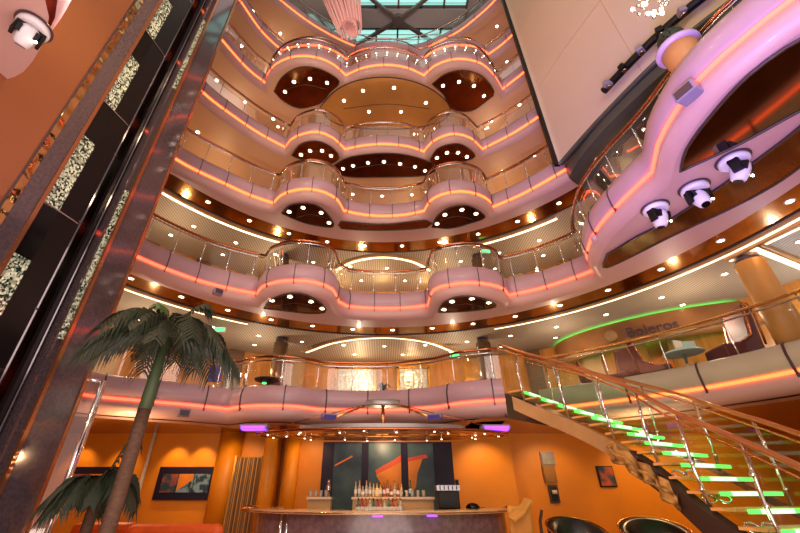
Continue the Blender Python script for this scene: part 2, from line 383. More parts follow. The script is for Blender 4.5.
def railing(path, H, lbl, top=1.3, base=.5, step=1.0, start=.3, dots=False, rail='copper_rail'):
    t = empty('glass_railing', (path[len(path) // 2][0], path[len(path) // 2][1], Z(H)), lbl, 'railing', 'glass railings of the atrium decks')
    z = Z(H)
    MB().tube([(x, y, z + top) for x, y in path], .035, 8).build('handrail', rail, t)
    q = offset(path, .06)
    MB().tube([(x, y, z + top - .13) for x, y in q], .02, 6).build('lower_rail', 'steel', t)
    g = offset(path, -.02)
    MB().sweep(g, [(0, z + base), (0, z + top - .18)]).build('glass_pane', 'rail_glass', t)
    for p, n in walk(offset(path, -.05), step, start):
        b = Vector((p[0], p[1], z + base - .05)); a = Vector((n[0], n[1], 0)).normalized()
        MB().tube([b, b + Vector((0, 0, .25)) + a * .03, b + Vector((0, 0, top - base - .15)) + a * .05, b + Vector((0, 0, top - base + .04)) + a * .04], .014, 6).build('post', 'chrome', t)
    if dots:
        for p, n in walk(offset(path, .03), .42, .2):
            if -4.6 < p[0] < 4.8 and p[1] > 8: MB().ball((p[0], p[1], z + top - .45), .02, 6, 4).build('stud_light', 'bulb', t)
    return t
def slab(curve, H, R1, Rm, Rw, mats, thick=.35):
    """pink soffit out to R1, mirror strip to Rm, ceiling to Rw, floor on top"""
    z = Z(H) - .35
    a = offset(curve, -.13); A0, A1 = [math.degrees(math.atan2(p[1] - C0[1], p[0] - C0[0])) for p in (a[0], a[-1])]
    if A0 < -90: A0 += 360
    b = arc(R1, A0, A1, 80)
    o = MB().fill(a + b[::-1], z).build('ceiling', mats[0]); struct(o)
    if Rm > R1:
        c = arc(Rm, A0, A1, 80); mb = MB().strip(b, c, z + .10); mb.strip(b, b, z, z + .10); struct(mb.build('trim_1', mats[1]))
        b = c
        struct(MB().tube([(x, y, z + .1) for x, y in c], .03, 6).build('trim_2', 'dark_brown'))
    d = arc(Rw, A0, A1, 80)
    struct(MB().strip(b, d, z + .12).build('ceiling', mats[2]))
    struct(MB().fill(offset(curve, -.19) + d[::-1], Z(H) + .12).build('floor', 'carpet'))
    return z
slabs = {}
slabs[3] = slab(T3, 4.75, 6.88, 7.8, 11.0, ('pink_soffit', 'bronze_mirror', 'slat_ceiling'))
slabs[4] = slab(T4L, 7.97, 6.9, 7.7, 11.0, ('pink_soffit', 'bronze_mirror', 'slat_ceiling'))
for k, c, H in ((5, T5, 10.97), (6, T6, 13.92), (7, T7, 16.92), (8, T8, 19.92)):
    slabs[k] = slab(c, H, 7.5, 7.5, 11.0, ('peach_ceiling', None, 'peach_ceiling'))
# dark deck underside to the east of the fourth deck, below the hanging screen
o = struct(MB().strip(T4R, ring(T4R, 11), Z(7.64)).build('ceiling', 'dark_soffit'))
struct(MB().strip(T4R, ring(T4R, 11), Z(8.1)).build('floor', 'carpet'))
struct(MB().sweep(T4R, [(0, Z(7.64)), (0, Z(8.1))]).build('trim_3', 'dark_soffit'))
# deck two: a ceiling over the bar
for T in (T2A, T2B):
    a = offset(T, -.22); b = offset(T, -.62)
    struct(MB().strip(a, b, Z(1.52)).build('ceiling', 'pink_soffit'))
    b2 = ring(T, 7.7) if T is T2B else [(x, max(y + .62, y + .62)) for x, y in T]
zc = Z(1.58)
back = [(x, y) for x, y in offset(T2A, -.60)]
struct(MB().strip(back, [(x * 1.35 - .3, 15.8) for x, y in back], zc).build('ceiling', 'bar_ceiling'))
backB = offset(T2B, -.60)
struct(MB().strip(backB, ring(backB, 15.5), zc).build('ceiling', 'bar_ceiling'))
struct(MB().add([(2.4, 9.7, zc), (5.2, 10.7, zc), (6.5, 15.8, zc), (2.2, 15.8, zc)], [(0, 1, 2, 3)]).build('ceiling', 'bar_ceiling'))
struct(MB().strip(offset(T2A, -.19), [(x * 1.35, 16) for x, y in T2A], Z(2.1)).build('floor', 'carpet'))
struct(MB().strip(offset(T2B, -.19), ring(T2B, 16), Z(2.1)).build('floor', 'carpet'))
struct(MB().box((3.6, 13.2, Z(2.04)), (2.6, 5.0, .1)).build('floor', 'carpet'))
struct(MB().add([(2.9, 9.55, Z(1.5)), (4.45, 10.9, Z(1.5)), (4.45, 10.9, Z(2.09)), (2.9, 9.55, Z(2.09))], [(0, 1, 2, 3)]).build('trim_5', 'dark_brown'))
struct(MB().add([(-14, -5, 0), (14, -5, 0), (14, 17, 0), (-14, 17, 0)], [(0, 1, 2, 3)]).build('floor', 'floor_stone'))
# curved back walls behind each deck
for H0, H1, m in ((2.1, 4.55, 'back_wood'), (4.85, 7.76, 'back_wood'), (8.05, 10.75, 'back_wood'), (11.05, 13.7, 'back_wood'), (14.0, 16.7, 'back_wood'), (17.0, 19.7, 'back_wood'), (20, 22.8, 'brown_wall')):
    A = arc(11.0, 200, -40, 90)
    struct(MB().sweep(A, [(0, Z(H0)), (0, Z(H1))]).build('wall_back', m))

# fronts and railings
ORD = {2: 'lowest', 3: 'second', 4: 'third', 5: 'fourth', 6: 'fifth', 7: 'sixth', 8: 'topmost'}
fascia(T2A, 1.9, 'long pink balcony front of the lowest gallery over the bar, west of the glass stair', 1.15, 1.0, neon='neon_pink', fin=.016)
fascia(T2B, 1.9, 'pale balcony front of the lowest gallery behind the glass stair on the east side', 1.5, .6, 'beige_panel', neon='neon_orange', fin=.022)
fascia(T3, 4.75, 'second balcony front from the bottom, sweeping east into the big lilac lobe near the screen', .78, .3, neon='neon_pink')
fascia(T4L, 7.97, 'third balcony front from the bottom with two small round lobes', .78, .3, neon='neon_orange')
fascia(T5, 10.97, 'fourth balcony front from the bottom, its middle bay bowed over a wide dark oval', .8, .3)
fascia(T6, 13.92, 'fifth balcony front from the bottom with the two biggest round lobes and golden dome', .95, .3)
fascia(T7, 16.92, 'sixth balcony front from the bottom, its lobes mostly behind the railing below', 1.2, .4)
fascia(T8, 19.92, 'topmost balcony front, plain curve just under the skylight', 1.3, .4)
railing(offset(T2A, -.04), 1.9, 'copper topped glass railing of the lowest gallery over the bar', 1.3, .5, 1.0, .35)
railing(offset(T2B, -.04), 1.95, 'brass topped glass railing before the maroon chairs behind the stair', 1.3, .5, 1.3, .5, rail='brass')
i3 = min(range(len(T3)), key=lambda i: math.dist(T3[i], (5.3, 8.1)))
r3 = offset(T3[:i3], -.04) + catmull([(5.1, 8.2), (4.85, 7.7), (4.6, 6.9), (4.52, 6.2), (4.58, 5.5), (4.76, 4.6), (4.85, 3.4), (5.0, 2.7), (5.5, 1.9)])
railing(r3, 4.75, 'glass railing on the second balcony front, following both lobes and the lilac lobe', 1.3, .5, .7, .3)
railing(offset(T4L, -.04), 7.97, 'glass railing on the third balcony front around its two small lobes', 1.3, .5, .7, .3)
railing(offset(T5, -.04), 10.97, 'glass railing on the fourth balcony front, dipping behind the middle bay', 1.3, .5, .9, .3)
railing(offset(T6, -.04), 13.92, 'glass railing with small stud lights on the fifth balcony front', 1.3, .5, .9, .3, dots=True)
railing(offset(T7, -.32), 16.92, 'glass railing on the sixth balcony front', 1.3, .5, 1.2, .3)
railing(offset(T8, -.04), 19.92, 'glass railing of the topmost balcony under the skylight', 1.3, .5, 1.6, .3)

# mirror insets in the undersides of the lobes
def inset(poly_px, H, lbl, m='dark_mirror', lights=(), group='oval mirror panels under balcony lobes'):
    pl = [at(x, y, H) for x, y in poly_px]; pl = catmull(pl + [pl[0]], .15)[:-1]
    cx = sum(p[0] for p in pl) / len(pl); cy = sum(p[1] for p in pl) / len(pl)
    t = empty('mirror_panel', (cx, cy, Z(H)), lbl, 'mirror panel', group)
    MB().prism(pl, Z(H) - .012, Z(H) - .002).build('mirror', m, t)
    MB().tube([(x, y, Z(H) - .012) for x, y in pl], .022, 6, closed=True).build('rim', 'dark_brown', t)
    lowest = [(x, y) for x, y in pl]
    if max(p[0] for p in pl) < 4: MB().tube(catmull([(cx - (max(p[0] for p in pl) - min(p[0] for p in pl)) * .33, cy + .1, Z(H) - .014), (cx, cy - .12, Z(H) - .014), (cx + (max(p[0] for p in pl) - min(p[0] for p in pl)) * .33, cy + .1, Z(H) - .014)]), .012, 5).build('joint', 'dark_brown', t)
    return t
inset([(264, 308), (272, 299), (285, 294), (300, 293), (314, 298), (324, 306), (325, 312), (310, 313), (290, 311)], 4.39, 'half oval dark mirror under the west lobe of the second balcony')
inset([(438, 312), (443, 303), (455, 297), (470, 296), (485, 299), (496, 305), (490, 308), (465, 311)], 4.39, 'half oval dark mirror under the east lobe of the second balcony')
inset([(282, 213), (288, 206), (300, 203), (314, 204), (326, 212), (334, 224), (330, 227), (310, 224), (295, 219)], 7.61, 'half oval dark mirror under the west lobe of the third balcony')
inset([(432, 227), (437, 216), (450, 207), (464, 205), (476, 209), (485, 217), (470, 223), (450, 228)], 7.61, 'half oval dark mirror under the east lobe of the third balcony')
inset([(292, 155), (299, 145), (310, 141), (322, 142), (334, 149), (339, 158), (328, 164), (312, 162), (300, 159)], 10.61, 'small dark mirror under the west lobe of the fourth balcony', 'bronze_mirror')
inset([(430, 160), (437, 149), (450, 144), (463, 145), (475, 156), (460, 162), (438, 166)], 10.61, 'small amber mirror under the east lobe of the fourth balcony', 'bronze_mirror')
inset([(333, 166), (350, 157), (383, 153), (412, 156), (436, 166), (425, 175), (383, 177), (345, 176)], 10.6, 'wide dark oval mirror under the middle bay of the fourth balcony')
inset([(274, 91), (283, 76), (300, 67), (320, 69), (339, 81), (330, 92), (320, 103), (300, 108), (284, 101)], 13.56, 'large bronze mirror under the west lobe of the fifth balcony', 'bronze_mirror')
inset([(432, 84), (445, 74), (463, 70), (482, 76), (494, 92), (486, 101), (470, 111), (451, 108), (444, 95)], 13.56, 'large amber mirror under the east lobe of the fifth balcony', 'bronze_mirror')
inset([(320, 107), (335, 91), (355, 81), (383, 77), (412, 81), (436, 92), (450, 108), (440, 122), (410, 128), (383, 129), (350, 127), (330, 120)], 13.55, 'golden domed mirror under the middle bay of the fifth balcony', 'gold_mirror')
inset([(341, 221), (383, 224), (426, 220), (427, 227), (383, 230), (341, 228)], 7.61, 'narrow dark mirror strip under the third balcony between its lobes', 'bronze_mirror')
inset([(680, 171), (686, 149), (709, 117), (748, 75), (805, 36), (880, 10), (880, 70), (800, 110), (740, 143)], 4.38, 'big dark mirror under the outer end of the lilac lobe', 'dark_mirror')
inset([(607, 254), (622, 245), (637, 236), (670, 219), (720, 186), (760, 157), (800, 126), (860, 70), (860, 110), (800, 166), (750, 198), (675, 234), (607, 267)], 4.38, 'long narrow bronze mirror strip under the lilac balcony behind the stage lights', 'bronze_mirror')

# cove light arcs on the two lower slatted ceilings
def cove(path, z, lbl, m='cove_white', r=.045, frame='tan_panel'):
    t = empty('cove_light', (path[len(path) // 2][0], path[len(path) // 2][1], z), lbl, 'cove light', 'warm cove light strips')
    MB().sweep(path, [(-.06, z), (-.06, z - .03), (.08, z - .03), (.08, z)]).build('light_strip', m, t)
    MB().sweep(path, [(.085, z), (.085, z - .06), (.2, z - .06), (.2, z)]).build('pelmet', frame, t)
    return t
z3 = Z(4.4) + .12; z4 = Z(7.62) + .12
cove(arc(8.05, 178, 122, 40), z3, 'warm light strip curving over the west side of the lowest gallery')
cove(arc(8.05, 64, 2, 40), z3, 'warm light strip curving over the east side behind the lilac balcony')
cove(catmull([(-2.9, 13.9), (-1.6, 12.75), (0, 12.3), (1.5, 12.75), (2.7, 13.9)]), z3, 'bright arched light strip before the silver doors of the lowest gallery')
cove(arc(8.0, 175, 118, 40), z4, 'warm light strip curving over the west side of the second gallery')
cove(arc(8.0, 66, 45, 20), z4, 'warm light strip curving over the east side of the second gallery')
cove(catmull([(-1.9, 13.3), (-1.1, 12.6), (0, 12.3), (1.1, 12.6), (1.9, 13.3)]), z4, 'bright arched light strip over the middle of the second gallery')
cove([at(750, 247, 4.5), at(800, 267, 4.5), at(850, 288, 4.5)], z3, 'straight warm light strip branching behind the wooden column')
cove([at(729, 261, 4.5), at(800, 227, 4.5), at(860, 198, 4.5)], z3, 'short warm light strip at the right edge behind the wooden column')
# ceiling downlights
dl0 = None
def downlight(x, y, z, lbl, grp):
    global dl0
    if dl0 is None:
        dl0 = empty('ceiling_downlight', (x, y, z), lbl, 'ceiling light', grp, local=True)
        MB().lathe((0, 0, -.012), [(.085, .012), (.085, 0), (.06, 0)], 12, cap=False).build('trim_ring', 'cream', dl0)
        MB().lathe((0, 0, -.012), [(.06, .004), (.03, .001)], 12).build('bulb', 'bulb', dl0)
    else: dup(dl0, (x, y, z), 0, lbl, grp)
def lights(R, a0, a1, n, z, lbl, grp, jit=0):
    for i in range(n):
        a = math.radians(a0 + (a1 - a0) * i / max(1, n - 1)); r = R + random.uniform(-jit, jit)
        downlight(C0[0] + r * math.cos(a), C0[1] + r * math.sin(a), z, lbl, grp)
g = 'downlights over the lowest gallery'
L = 'small round downlight in the slatted ceiling over the lowest gallery'
lights(9.0, 165, 15, 17, z3, L, g); lights(10.0, 160, 12, 15, z3, L, g)
L = 'small round downlight in the bronze ceiling band beneath the second balcony'
lights(7.35, 168, 8, 17, Z(4.5), L, 'downlights in the lower bronze band')
g = 'downlights over the second gallery'
L = 'small round downlight in the ceiling over the second gallery'
lights(8.9, 165, 42, 14, z4, L, g); lights(10.0, 160, 42, 12, z4, L, g)
lights(7.3, 160, 42, 12, Z(7.72), 'small round downlight in the bronze ceiling band beneath the third balcony', 'downlights in the upper bronze band')
for k, nm, n in ((5, 'third', 14), (6, 'fourth', 14), (7, 'fifth', 12), (8, 'sixth', 12)):
    H = {5: 10.97, 6: 13.92, 7: 16.92, 8: 19.92}[k]
    lights(8.0, 162, 46, n, Z(H) - .352 + .12, 'small round downlight in the peach ceiling over the %s gallery' % nm, 'downlights over the %s gallery' % nm)
    lights(9.4, 158, 50, n - 2, Z(H) - .352 + .12, 'small round downlight in the peach ceiling over the %s gallery' % nm, 'downlights over the %s gallery' % nm)
for pts, H, lbl, grp in (([(272, 301), (290, 297), (311, 302), (322, 309)], 4.36, 'tiny light in the dark mirror under the west lobe of the second balcony', 'lights in west mirror of second balcony'),
                         ([(444, 310), (452, 302), (472, 299), (489, 303)], 4.36, 'tiny light in the dark mirror under the east lobe of the second balcony', 'lights in east mirror of second balcony'),
                         ([(289, 212), (303, 208), (321, 213), (329, 223)], 7.58, 'tiny light in the dark mirror under the west lobe of the third balcony', 'lights in west mirror of third balcony'),
                         ([(437, 224), (445, 215), (462, 210), (476, 214)], 7.58, 'tiny light in the dark mirror under the east lobe of the third balcony', 'lights in east mirror of third balcony'),
                         ([(301, 155), (310, 151), (322, 151), (331, 156)], 10.58, 'tiny light in the small mirror under the west lobe of the fourth balcony', 'lights in west mirror of fourth balcony'),
                         ([(437, 158), (447, 153), (458, 153), (467, 157)], 10.58, 'tiny light in the amber mirror under the east lobe of the fourth balcony', 'lights in east mirror of fourth balcony'),
                         ([(343, 169), (353, 166), (368, 163), (384, 162), (400, 164), (415, 167), (425, 171)], 10.57, 'tiny light in the wide dark mirror under the fourth balcony', 'lights in wide mirror of fourth balcony'),
                         ([(285, 92), (294, 82), (310, 79), (327, 83)], 13.53, 'small light in the bronze mirror under the west lobe of the fifth balcony', 'lights in west mirror of fifth balcony'),
                         ([(443, 86), (459, 82), (474, 86), (484, 96)], 13.53, 'small light in the amber mirror under the east lobe of the fifth balcony', 'lights in east mirror of fifth balcony'),
                         ([(344, 101), (363, 91), (394, 88), (369, 112), (401, 112), (426, 103)], 13.52, 'small light in the golden dome under the fifth balcony', 'lights in golden dome')):
    for px, py in pts: x, y = at(px, py, H); downlight(x, y, Z(H) + .012, lbl, grp)

# lamps that light the galleries
for H, P, col, n in ((3.5, 50, (1, .8, .58), 7), (6.6, 54, (1, .76, .5), 7), (9.3, 60, AMBER, 6), (12.3, 70, WARM, 6), (15.3, 70, WARM, 5), (18.3, 60, WARM, 5)):
    for i in range(n):
        a = math.radians(162 - (162 - 30) * i / (n - 1)); lamp('POINT', (C0[0] + 9.0 * math.cos(a), C0[1] + 9.0 * math.sin(a), Z(H)), P, col, .05, 'gallery_lamp')
lamp('POINT', (9.8, 7.6, Z(3.3)), 50, (.80, .95, 1), .05, 'window_side_lamp'); lamp('POINT', (10.4, 4.8, Z(3.2)), 50, (.80, .95, 1), .05, 'window_side_lamp')
# ------------------------------------------------------------------ bar-level walls
WZ = zc
def wallbox(x0, x1, y0, y1, z0, z1, name, m): return struct(MB().box(((x0 + x1) / 2, (y0 + y1) / 2, (z0 + z1) / 2), (abs(x1 - x0), abs(y1 - y0), z1 - z0)).build(name, m))
wallbox(-14, -2.9, 13.0, 13.3, 0, WZ, 'wall_left', 'orange_wall')
wallbox(-2.9, 3.78, 12.4, 13.3, 0, WZ, 'wall_back', 'orange_wall')
wallbox(3.78, 14, 13.0, 13.3, 0, WZ, 'wall_right', 'orange_wall')
wallbox(-14.2, -14, -5, 13.3, 0, Z(4.5), 'wall_left', 'orange_wall')
wallbox(14, 14.2, -5, 13.3, 0, Z(4.5), 'wall_right', 'orange_wall')
for x, y, r, lb in ((-4.72, 12.95, .36, 'fat round orange column beside the gold lattice screen'), (-3.3, 12.6, .26, 'slim orange column right of the gold lattice screen'), (-2.95, 11.0, .17, 'slim tan column at the west end of the bar canopy'), (-2.62, 12.2, .2, 'slim orange column left of the bar painting')):
    t = empty('wall_column', (x, y, 0), lb, 'column', 'orange columns by the bar', local=True)
    MB().lathe((0, 0, 0), [(r, .12), (r, WZ)], 28).build('shaft', 'orange_wall', t); MB().lathe((0, 0, 0), [(r + .02, 0), (r + .02, .12)], 28).build('base', 'gold', t)
tag(MB().tube([(-7.15, 12.9, 0), (-7.15, 12.9, WZ)], .05, 10).build('corner_post', 'cream'), 'thin pale vertical post on the orange wall left of the triptych', 'post')
t = empty('lattice_screen', (-4.0, 12.7, 0), 'gold and brown slatted lattice screen between orange columns', 'screen')
MB().box((-4.0, 12.7, 1.12), (.78, .06, 2.24)).build('lattice', 'screen_lattice', t)
for x in (-4.4, -3.6): MB().box((x, 12.7, 1.13), (.05, .09, 2.28)).build('frame_bar', 'gold', t)
for k in range(6): MB().box((-4.34 + .135 * k, 12.655, 1.12), (.05, .04, 2.2)).build('slat', 'bronze_column', t)
def triptych(x0, x1, z0, z1, y, lbl):
    t = empty('triptych_picture', ((x0 + x1) / 2, y, z0), lbl, 'picture')
    MB().box(((x0 + x1) / 2, y, (z0 + z1) / 2), (x1 - x0, .05, z1 - z0)).build('frame', 'navy_frame', t)
    w_ = (x1 - x0) * .86; s = (x1 - x0) * .09
    for k, m in enumerate(('picture_paint', 'orange_paint', 'picture_blue')):
        cx = x0 + s + w_ * (k + .5) / 3; ph = (z1 - z0) * .56
        c = MB().box((cx, y - .035, (z0 + z1) / 2), (w_ / 3 - .03, .03, ph)).build('canvas', 'picture_blue' if k else m, t)
        if k == 1:
            hw = w_ / 6 - .03; q = [(cx - hw, (z0 + z1) / 2 + ph / 2), (cx + hw, (z0 + z1) / 2 + ph / 2), (cx + hw, (z0 + z1) / 2 + .1), (cx - .02, (z0 + z1) / 2 - .08), (cx - hw, (z0 + z1) / 2 - .2)]
            MB().add([(a, y - .052, b) for a, b in q] + [(a, y - .06, b) for a, b in q], [(4, 3, 2, 1, 0), (5, 6, 7, 8, 9)]).build('paint_shape', 'orange_paint', c)
triptych(-6.72, -5.05, Z(-.21), Z(.64), 12.95, 'three-part blue and orange picture in navy frame beside the pale post')
triptych(-9.4, -7.75, Z(-.21), Z(.64), 12.95, 'three-part picture in navy frame partly hidden behind the small palm')
# painting behind the bar
t = empty('bar_painting', (0.13, 12.36, 0), 'large dark teal and orange painting in three tall panels behind the bar', 'painting')
MB().box((0.13, 12.34, Z(.30)), (3.78, .08, 1.92)).build('frame', 'navy_frame', t)
cv = []
for x0, x1 in ((-1.36, -.6), (-.44, .62), (.78, 1.5)):
    x0 = {-1.36: -1.42, -.44: -.42, .78: .72}[x0]
    x1 = {-.6: -.62, .62: .52, 1.5: 1.46}[x1]
    cv.append(MB().box(((x0 + x1) / 2, 12.28, Z(.30)), (x1 - x0, .05, 1.84)).build('canvas', 'teal_canvas', t))
def shape(poly, m, par, y, nm='paint_shape'):
    n = len(poly); MB().add([(a, y, Z(b)) for a, b in poly] + [(a, y + .012, Z(b)) for a, b in poly], [tuple(range(n)), tuple(range(2 * n - 1, n - 1, -1))] + [(i, (i + 1) % n, n + (i + 1) % n, n + i) for i in range(n)]).build(nm, m, par)
shape([(-.18, .42), (-.22, .52), (.3, .78), (.52, .92), (.52, .74), (.2, .58)], 'red_paint', cv[1], 12.236)
shape([(-.20, .40), (.2, .62), (.52, .76), (.52, -.55), (.1, -.55), (0, .1)], 'orange_paint', cv[1], 12.242)
shape([(.72, .84), (1.25, .93), (1.3, .84), (.72, .74)], 'red_paint', cv[2], 12.236)
shape([(.72, .76), (1.15, .82), (.98, .45), (.92, .1), (.72, -.1)], 'orange_paint', cv[2], 12.242)
shape([(-1.38, .62), (-1.38, .66), (-.9, .9), (-.88, .86)], 'orange_paint', cv[0], 12.244)
# pictures on the east wall
def framed(px0, py0, px1, py1, lbl, nm, fm, cm, pad=.03, cat='picture'):
    a = aty(px0, py0, 12.93); b = aty(px1, py1, 12.93); cx, cz = (a[0] + b[0]) / 2, (a[2] + b[2]) / 2; w_, h_ = abs(b[0] - a[0]), abs(b[2] - a[2])
    t = empty(nm, (cx, 12.95, cz - h_ / 2), lbl, cat)
    MB().box((cx, 12.965, cz), (w_, .05, h_)).build('frame', fm, t); MB().box((cx, 12.93, cz), (w_ - 2 * pad, .03, h_ - 2 * pad)).build('picture', cm, t)
framed(540, 452, 556, 465, 'small silver abstract relief picture above a bronze plate on the orange wall', 'relief_picture', 'grey_plastic', 'grey_art')
framed(542, 465.6, 558, 483, 'plain bronze plate hung right below the silver relief picture', 'wall_plate', 'bronze_plate', 'bronze_plate', cat='plate')
framed(548, 485, 561, 503, 'small dark red framed document under the bronze plate', 'framed_document', 'dark_brown', 'black', .05)
a = aty(554.5, 492, 12.9); tag(MB().lathe((a[0], 12.9, a[2] - .05), [(.07, 0), (.07, .1)], 12).build('medallion', 'cream'), 'pale medallion in the small dark red frame', 'medallion')
framed(596, 466, 618, 487, 'dark blue picture half hidden behind the glass stair', 'blue_picture', 'black', 'picture_paint', .03)
tag(MB().box((2.1, 12.38, Z(.22)), (.09, .04, .14)).build('wall_switch', 'black'), 'tiny black wall switch right of the bar painting', 'switch')

# wall washers and bar lamps
for x, y, z, tx, ty, tz, P, sp in ((-6.35, 12.45, WZ - .1, -6.3, 13, 1.7, 60, 75), (-5.55, 12.45, WZ - .1, -5.5, 13, 1.7, 60, 75), (-7.9, 12.4, WZ - .1, -7.9, 13, 1.5, 45, 80), (-9.2, 12.4, WZ - .1, -9.2, 13, 1.5, 45, 80),
                                   (-4.1, 11.6, WZ - .1, -4.3, 12.9, 1.2, 60, 100), (-2.0, 11.2, WZ - .1, -2.2, 12.4, 1.2, 50, 100), (2.9, 11.4, WZ - .1, 2.9, 12.4, 1.1, 80, 100),
                                   (5.0, 11.6, WZ - .1, 5.0, 13, .9, 60, 100), (7.6, 11.6, WZ - .1, 7.9, 13, .9, 90, 110), (9.6, 11.0, WZ - .1, 9.8, 13, 1.2, 90, 110)):
    lamp('SPOT', (x, y, z), P, AMBER, .06, 'wall_washer', (tx, ty, tz), sp)
lamp('POINT', (0, 11.5, 2.55), 40, WARM, .04, 'bar_lamp'); lamp('SPOT', (-1.6, 9.3, 2.4), 60, WARM, .05, 'canopy_spot', (-1.7, 9.2, 0), 90); lamp('SPOT', (1.4, 9.3, 2.4), 60, WARM, .05, 'canopy_spot', (1.6, 9.2, 0), 90); lamp('SPOT', (0, 9.2, 2.4), 60, WARM, .05, 'canopy_spot', (0, 9.6, 0), 110); lamp('POINT', (-6, 9.5, 2.4), 60, AMBER, .04, 'lounge_lamp'); lamp('POINT', (6, 9.5, 2.3), 60, AMBER, .04, 'lounge_lamp')

# ------------------------------------------------------------------ the bar
def ell(a, b, a0, a1, n=40, cx=-.05, cy=10.55): return [(cx + a * math.cos(math.radians(a0 + (a1 - a0) * i / n)), cy + b * math.sin(math.radians(a0 + (a1 - a0) * i / n))) for i in range(n + 1)]
bar = empty('bar_counter', (0, 8.6, 0), 'curved bar counter with marble top and brown stone front under the canopy', 'bar counter')
P = ell(3.05, 2.05, 180, 360); Q = ell(2.45, 1.5, 180, 360)
mb = MB(); n = len(P)
for z, rev in ((1.03, False), (.97, True)): mb.strip(P, Q, z)
mb.strip(P, P, .97, 1.03); mb.strip(Q, Q, .97, 1.03)
for s in (-1, 1):
    x = -.05 + s * 2.75; mb.box((x, 10.9, 1.0), (.6, .75, .06))
mb.build('countertop', 'marble_top', bar)
MB().tube([(x, y, .995) for x, y in ell(3.055, 2.055, 178, 362)], .012, 8).build('edge_rail', 'brass', bar)
mb = MB(); P2 = ell(2.85, 1.85, 180, 360); mb.strip(P2, P2, .1, .97, smooth=True)
for s in (-1, 1): mb.box((-.05 + s * 2.7, 10.9, .55), (.3, .7, .84))
mb.build('front', 'stone_bar', bar)
MB().strip(ell(2.86, 1.86, 180, 360), ell(2.86, 1.86, 180, 360), .0, .1).build('kick_plate', 'steel', bar)
for (px) in (292,):
    for dx in (-.06, .06):
        MB().tube([(-1.98 + dx, 9.16, .05), (-1.98 + dx, 9.16, 1.0)], .035, 8).build('post', 'chrome', bar)
MB().box((-.05, 8.66, .34), (1.85, .09, .66)).build('display_case', 'gold', bar)
MB().box((-.05, 8.60, .32), (1.7, .03, .58)).build('lit_panel', 'cove_white', bar)
for x, y in ((-.1, 8.68), (.95, 8.79)):
    MB().box((x, y - .03, .945), (.2, .05, .03)).build('violet_light', 'violet_glow', bar)
for s in (-1, 1):
    t_ = MB().lathe((-.05 + s * 3.0, 10.35, 1.0), [(.10, -.06), (.2, -.03), (.22, .03), (.1, .08)], 16).build('end_scroll', 'brass', bar)
# back counters
def backbar(x0, x1, y, lbl):
    t = empty('back_counter', ((x0 + x1) / 2, y, 0), lbl, 'counter', 'low counters inside the bar')
    MB().box(((x0 + x1) / 2, y, 1.22), (x1 - x0, .4, .05)).build('top', 'marble_top', t); MB().box(((x0 + x1) / 2, y + .02, .6), (x1 - x0 - .05, .34, 1.2)).build('body', 'tan_panel', t); return t
backbar(-1.75, -1.18, 10.35, 'short counter inside the bar holding glasses, on its west side')
backbar(-.72, 1.18, 10.35, 'long counter inside the bar holding the row of bottles')
BZ = 1.247
def bottle_mesh(kind):
    if kind == 'slim': return [(.0, 0), (.038, 0), (.04, .02), (.04, .2), (.015, .27), (.014, .33)], .33
    if kind == 'fat': return [(.0, 0), (.055, 0), (.058, .02), (.058, .15), (.02, .2), (.017, .26)], .26
    return [(.0, 0), (.045, 0), (.03, .1), (.05, .2), (.016, .24), (.016, .30)], .30
protos = {}
def bottle(x, y, z, kind, m, lbl, grp='bottles on the bar counter', sc_=1):
    key = (kind, m)
    if key not in protos:
        t = empty('bottle', (x, y, z), lbl, 'bottle', grp, local=True); pr, h = bottle_mesh(kind)
        MB().lathe((0, 0, 0), pr, 12).build('body', m, t); MB().lathe((0, 0, h), [(.018, 0), (.018, .035)], 10).build('cap', 'gold' if m != 'bottle_green' else 'black', t)
        MB().lathe((0, 0, h * .22), [((.0415 if kind == 'slim' else .0595) if kind != 'waist' else .047, 0), ((.0415 if kind == 'slim' else .0595) if kind != 'waist' else .047, h * .3)], 12, cap=False).build('paper_label', 'cream', t)
        t.scale = (sc_,) * 3; protos[key] = t; return t
    return dup(protos[key], (x, y, z), 0, lbl, grp, sc_)
kinds = [('slim', 'bottle_clear', 'clear slim'), ('slim', 'bottle_clear', 'clear slim'), ('fat', 'bottle_clear', 'clear squat'), ('slim', 'bottle_clear', 'clear slim'), ('waist', 'bottle_clear', 'clear waisted'), ('slim', 'bottle_gold', 'golden slim'), ('fat', 'bottle_gold', 'golden squat'), ('waist', 'bottle_gold', 'golden waisted'), ('slim', 'bottle_red', 'red slim'), ('slim', 'bottle_amber', 'amber slim'), ('fat', 'bottle_amber', 'amber squat'), ('slim', 'bottle_clear', 'clear slim'), ('fat', 'bottle_amber', 'amber squat'), ('slim', 'bottle_gold', 'golden slim'), ('slim', 'bottle_green', 'green slim')]
ords = ['first', 'second', 'third', 'fourth', 'fifth', 'sixth', 'seventh', 'eighth', 'ninth', 'tenth', 'eleventh', 'twelfth', 'thirteenth', 'fourteenth', 'fifteenth', 'sixteenth', 'seventeenth', 'eighteenth', 'nineteenth', 'twentieth']
for k, (kd, m, nm) in enumerate(kinds):
    x = -.64 + k * .083 + (.12 if k == 14 else 0)
    bottle(x, 10.3 + (k % 2) * .08, BZ, kd, m, '%s bottle, %s from the west in the back row of bottles' % (nm, ords[k]), sc_=.86 + .1 * math.sin(k * 2.3))
for k in range(12):
    m, nm = [('bottle_green', 'green'), ('bottle_red', 'red'), ('bottle_amber', 'amber'), ('bottle_clear', 'clear')][k % 4]
    bottle(-.55 + k * .085, 9.9, .93, 'fat', m, '%s squat bottle, %s from the west in the low front row behind the bar top' % (nm, ords[k]), 'short bottles in the low front row')
tag(MB().box((-.1, 9.9, .46), (1.3, .3, .93)).build('speed_rack', 'steel'), 'steel rack under the front row of short bottles inside the bar', 'rack')
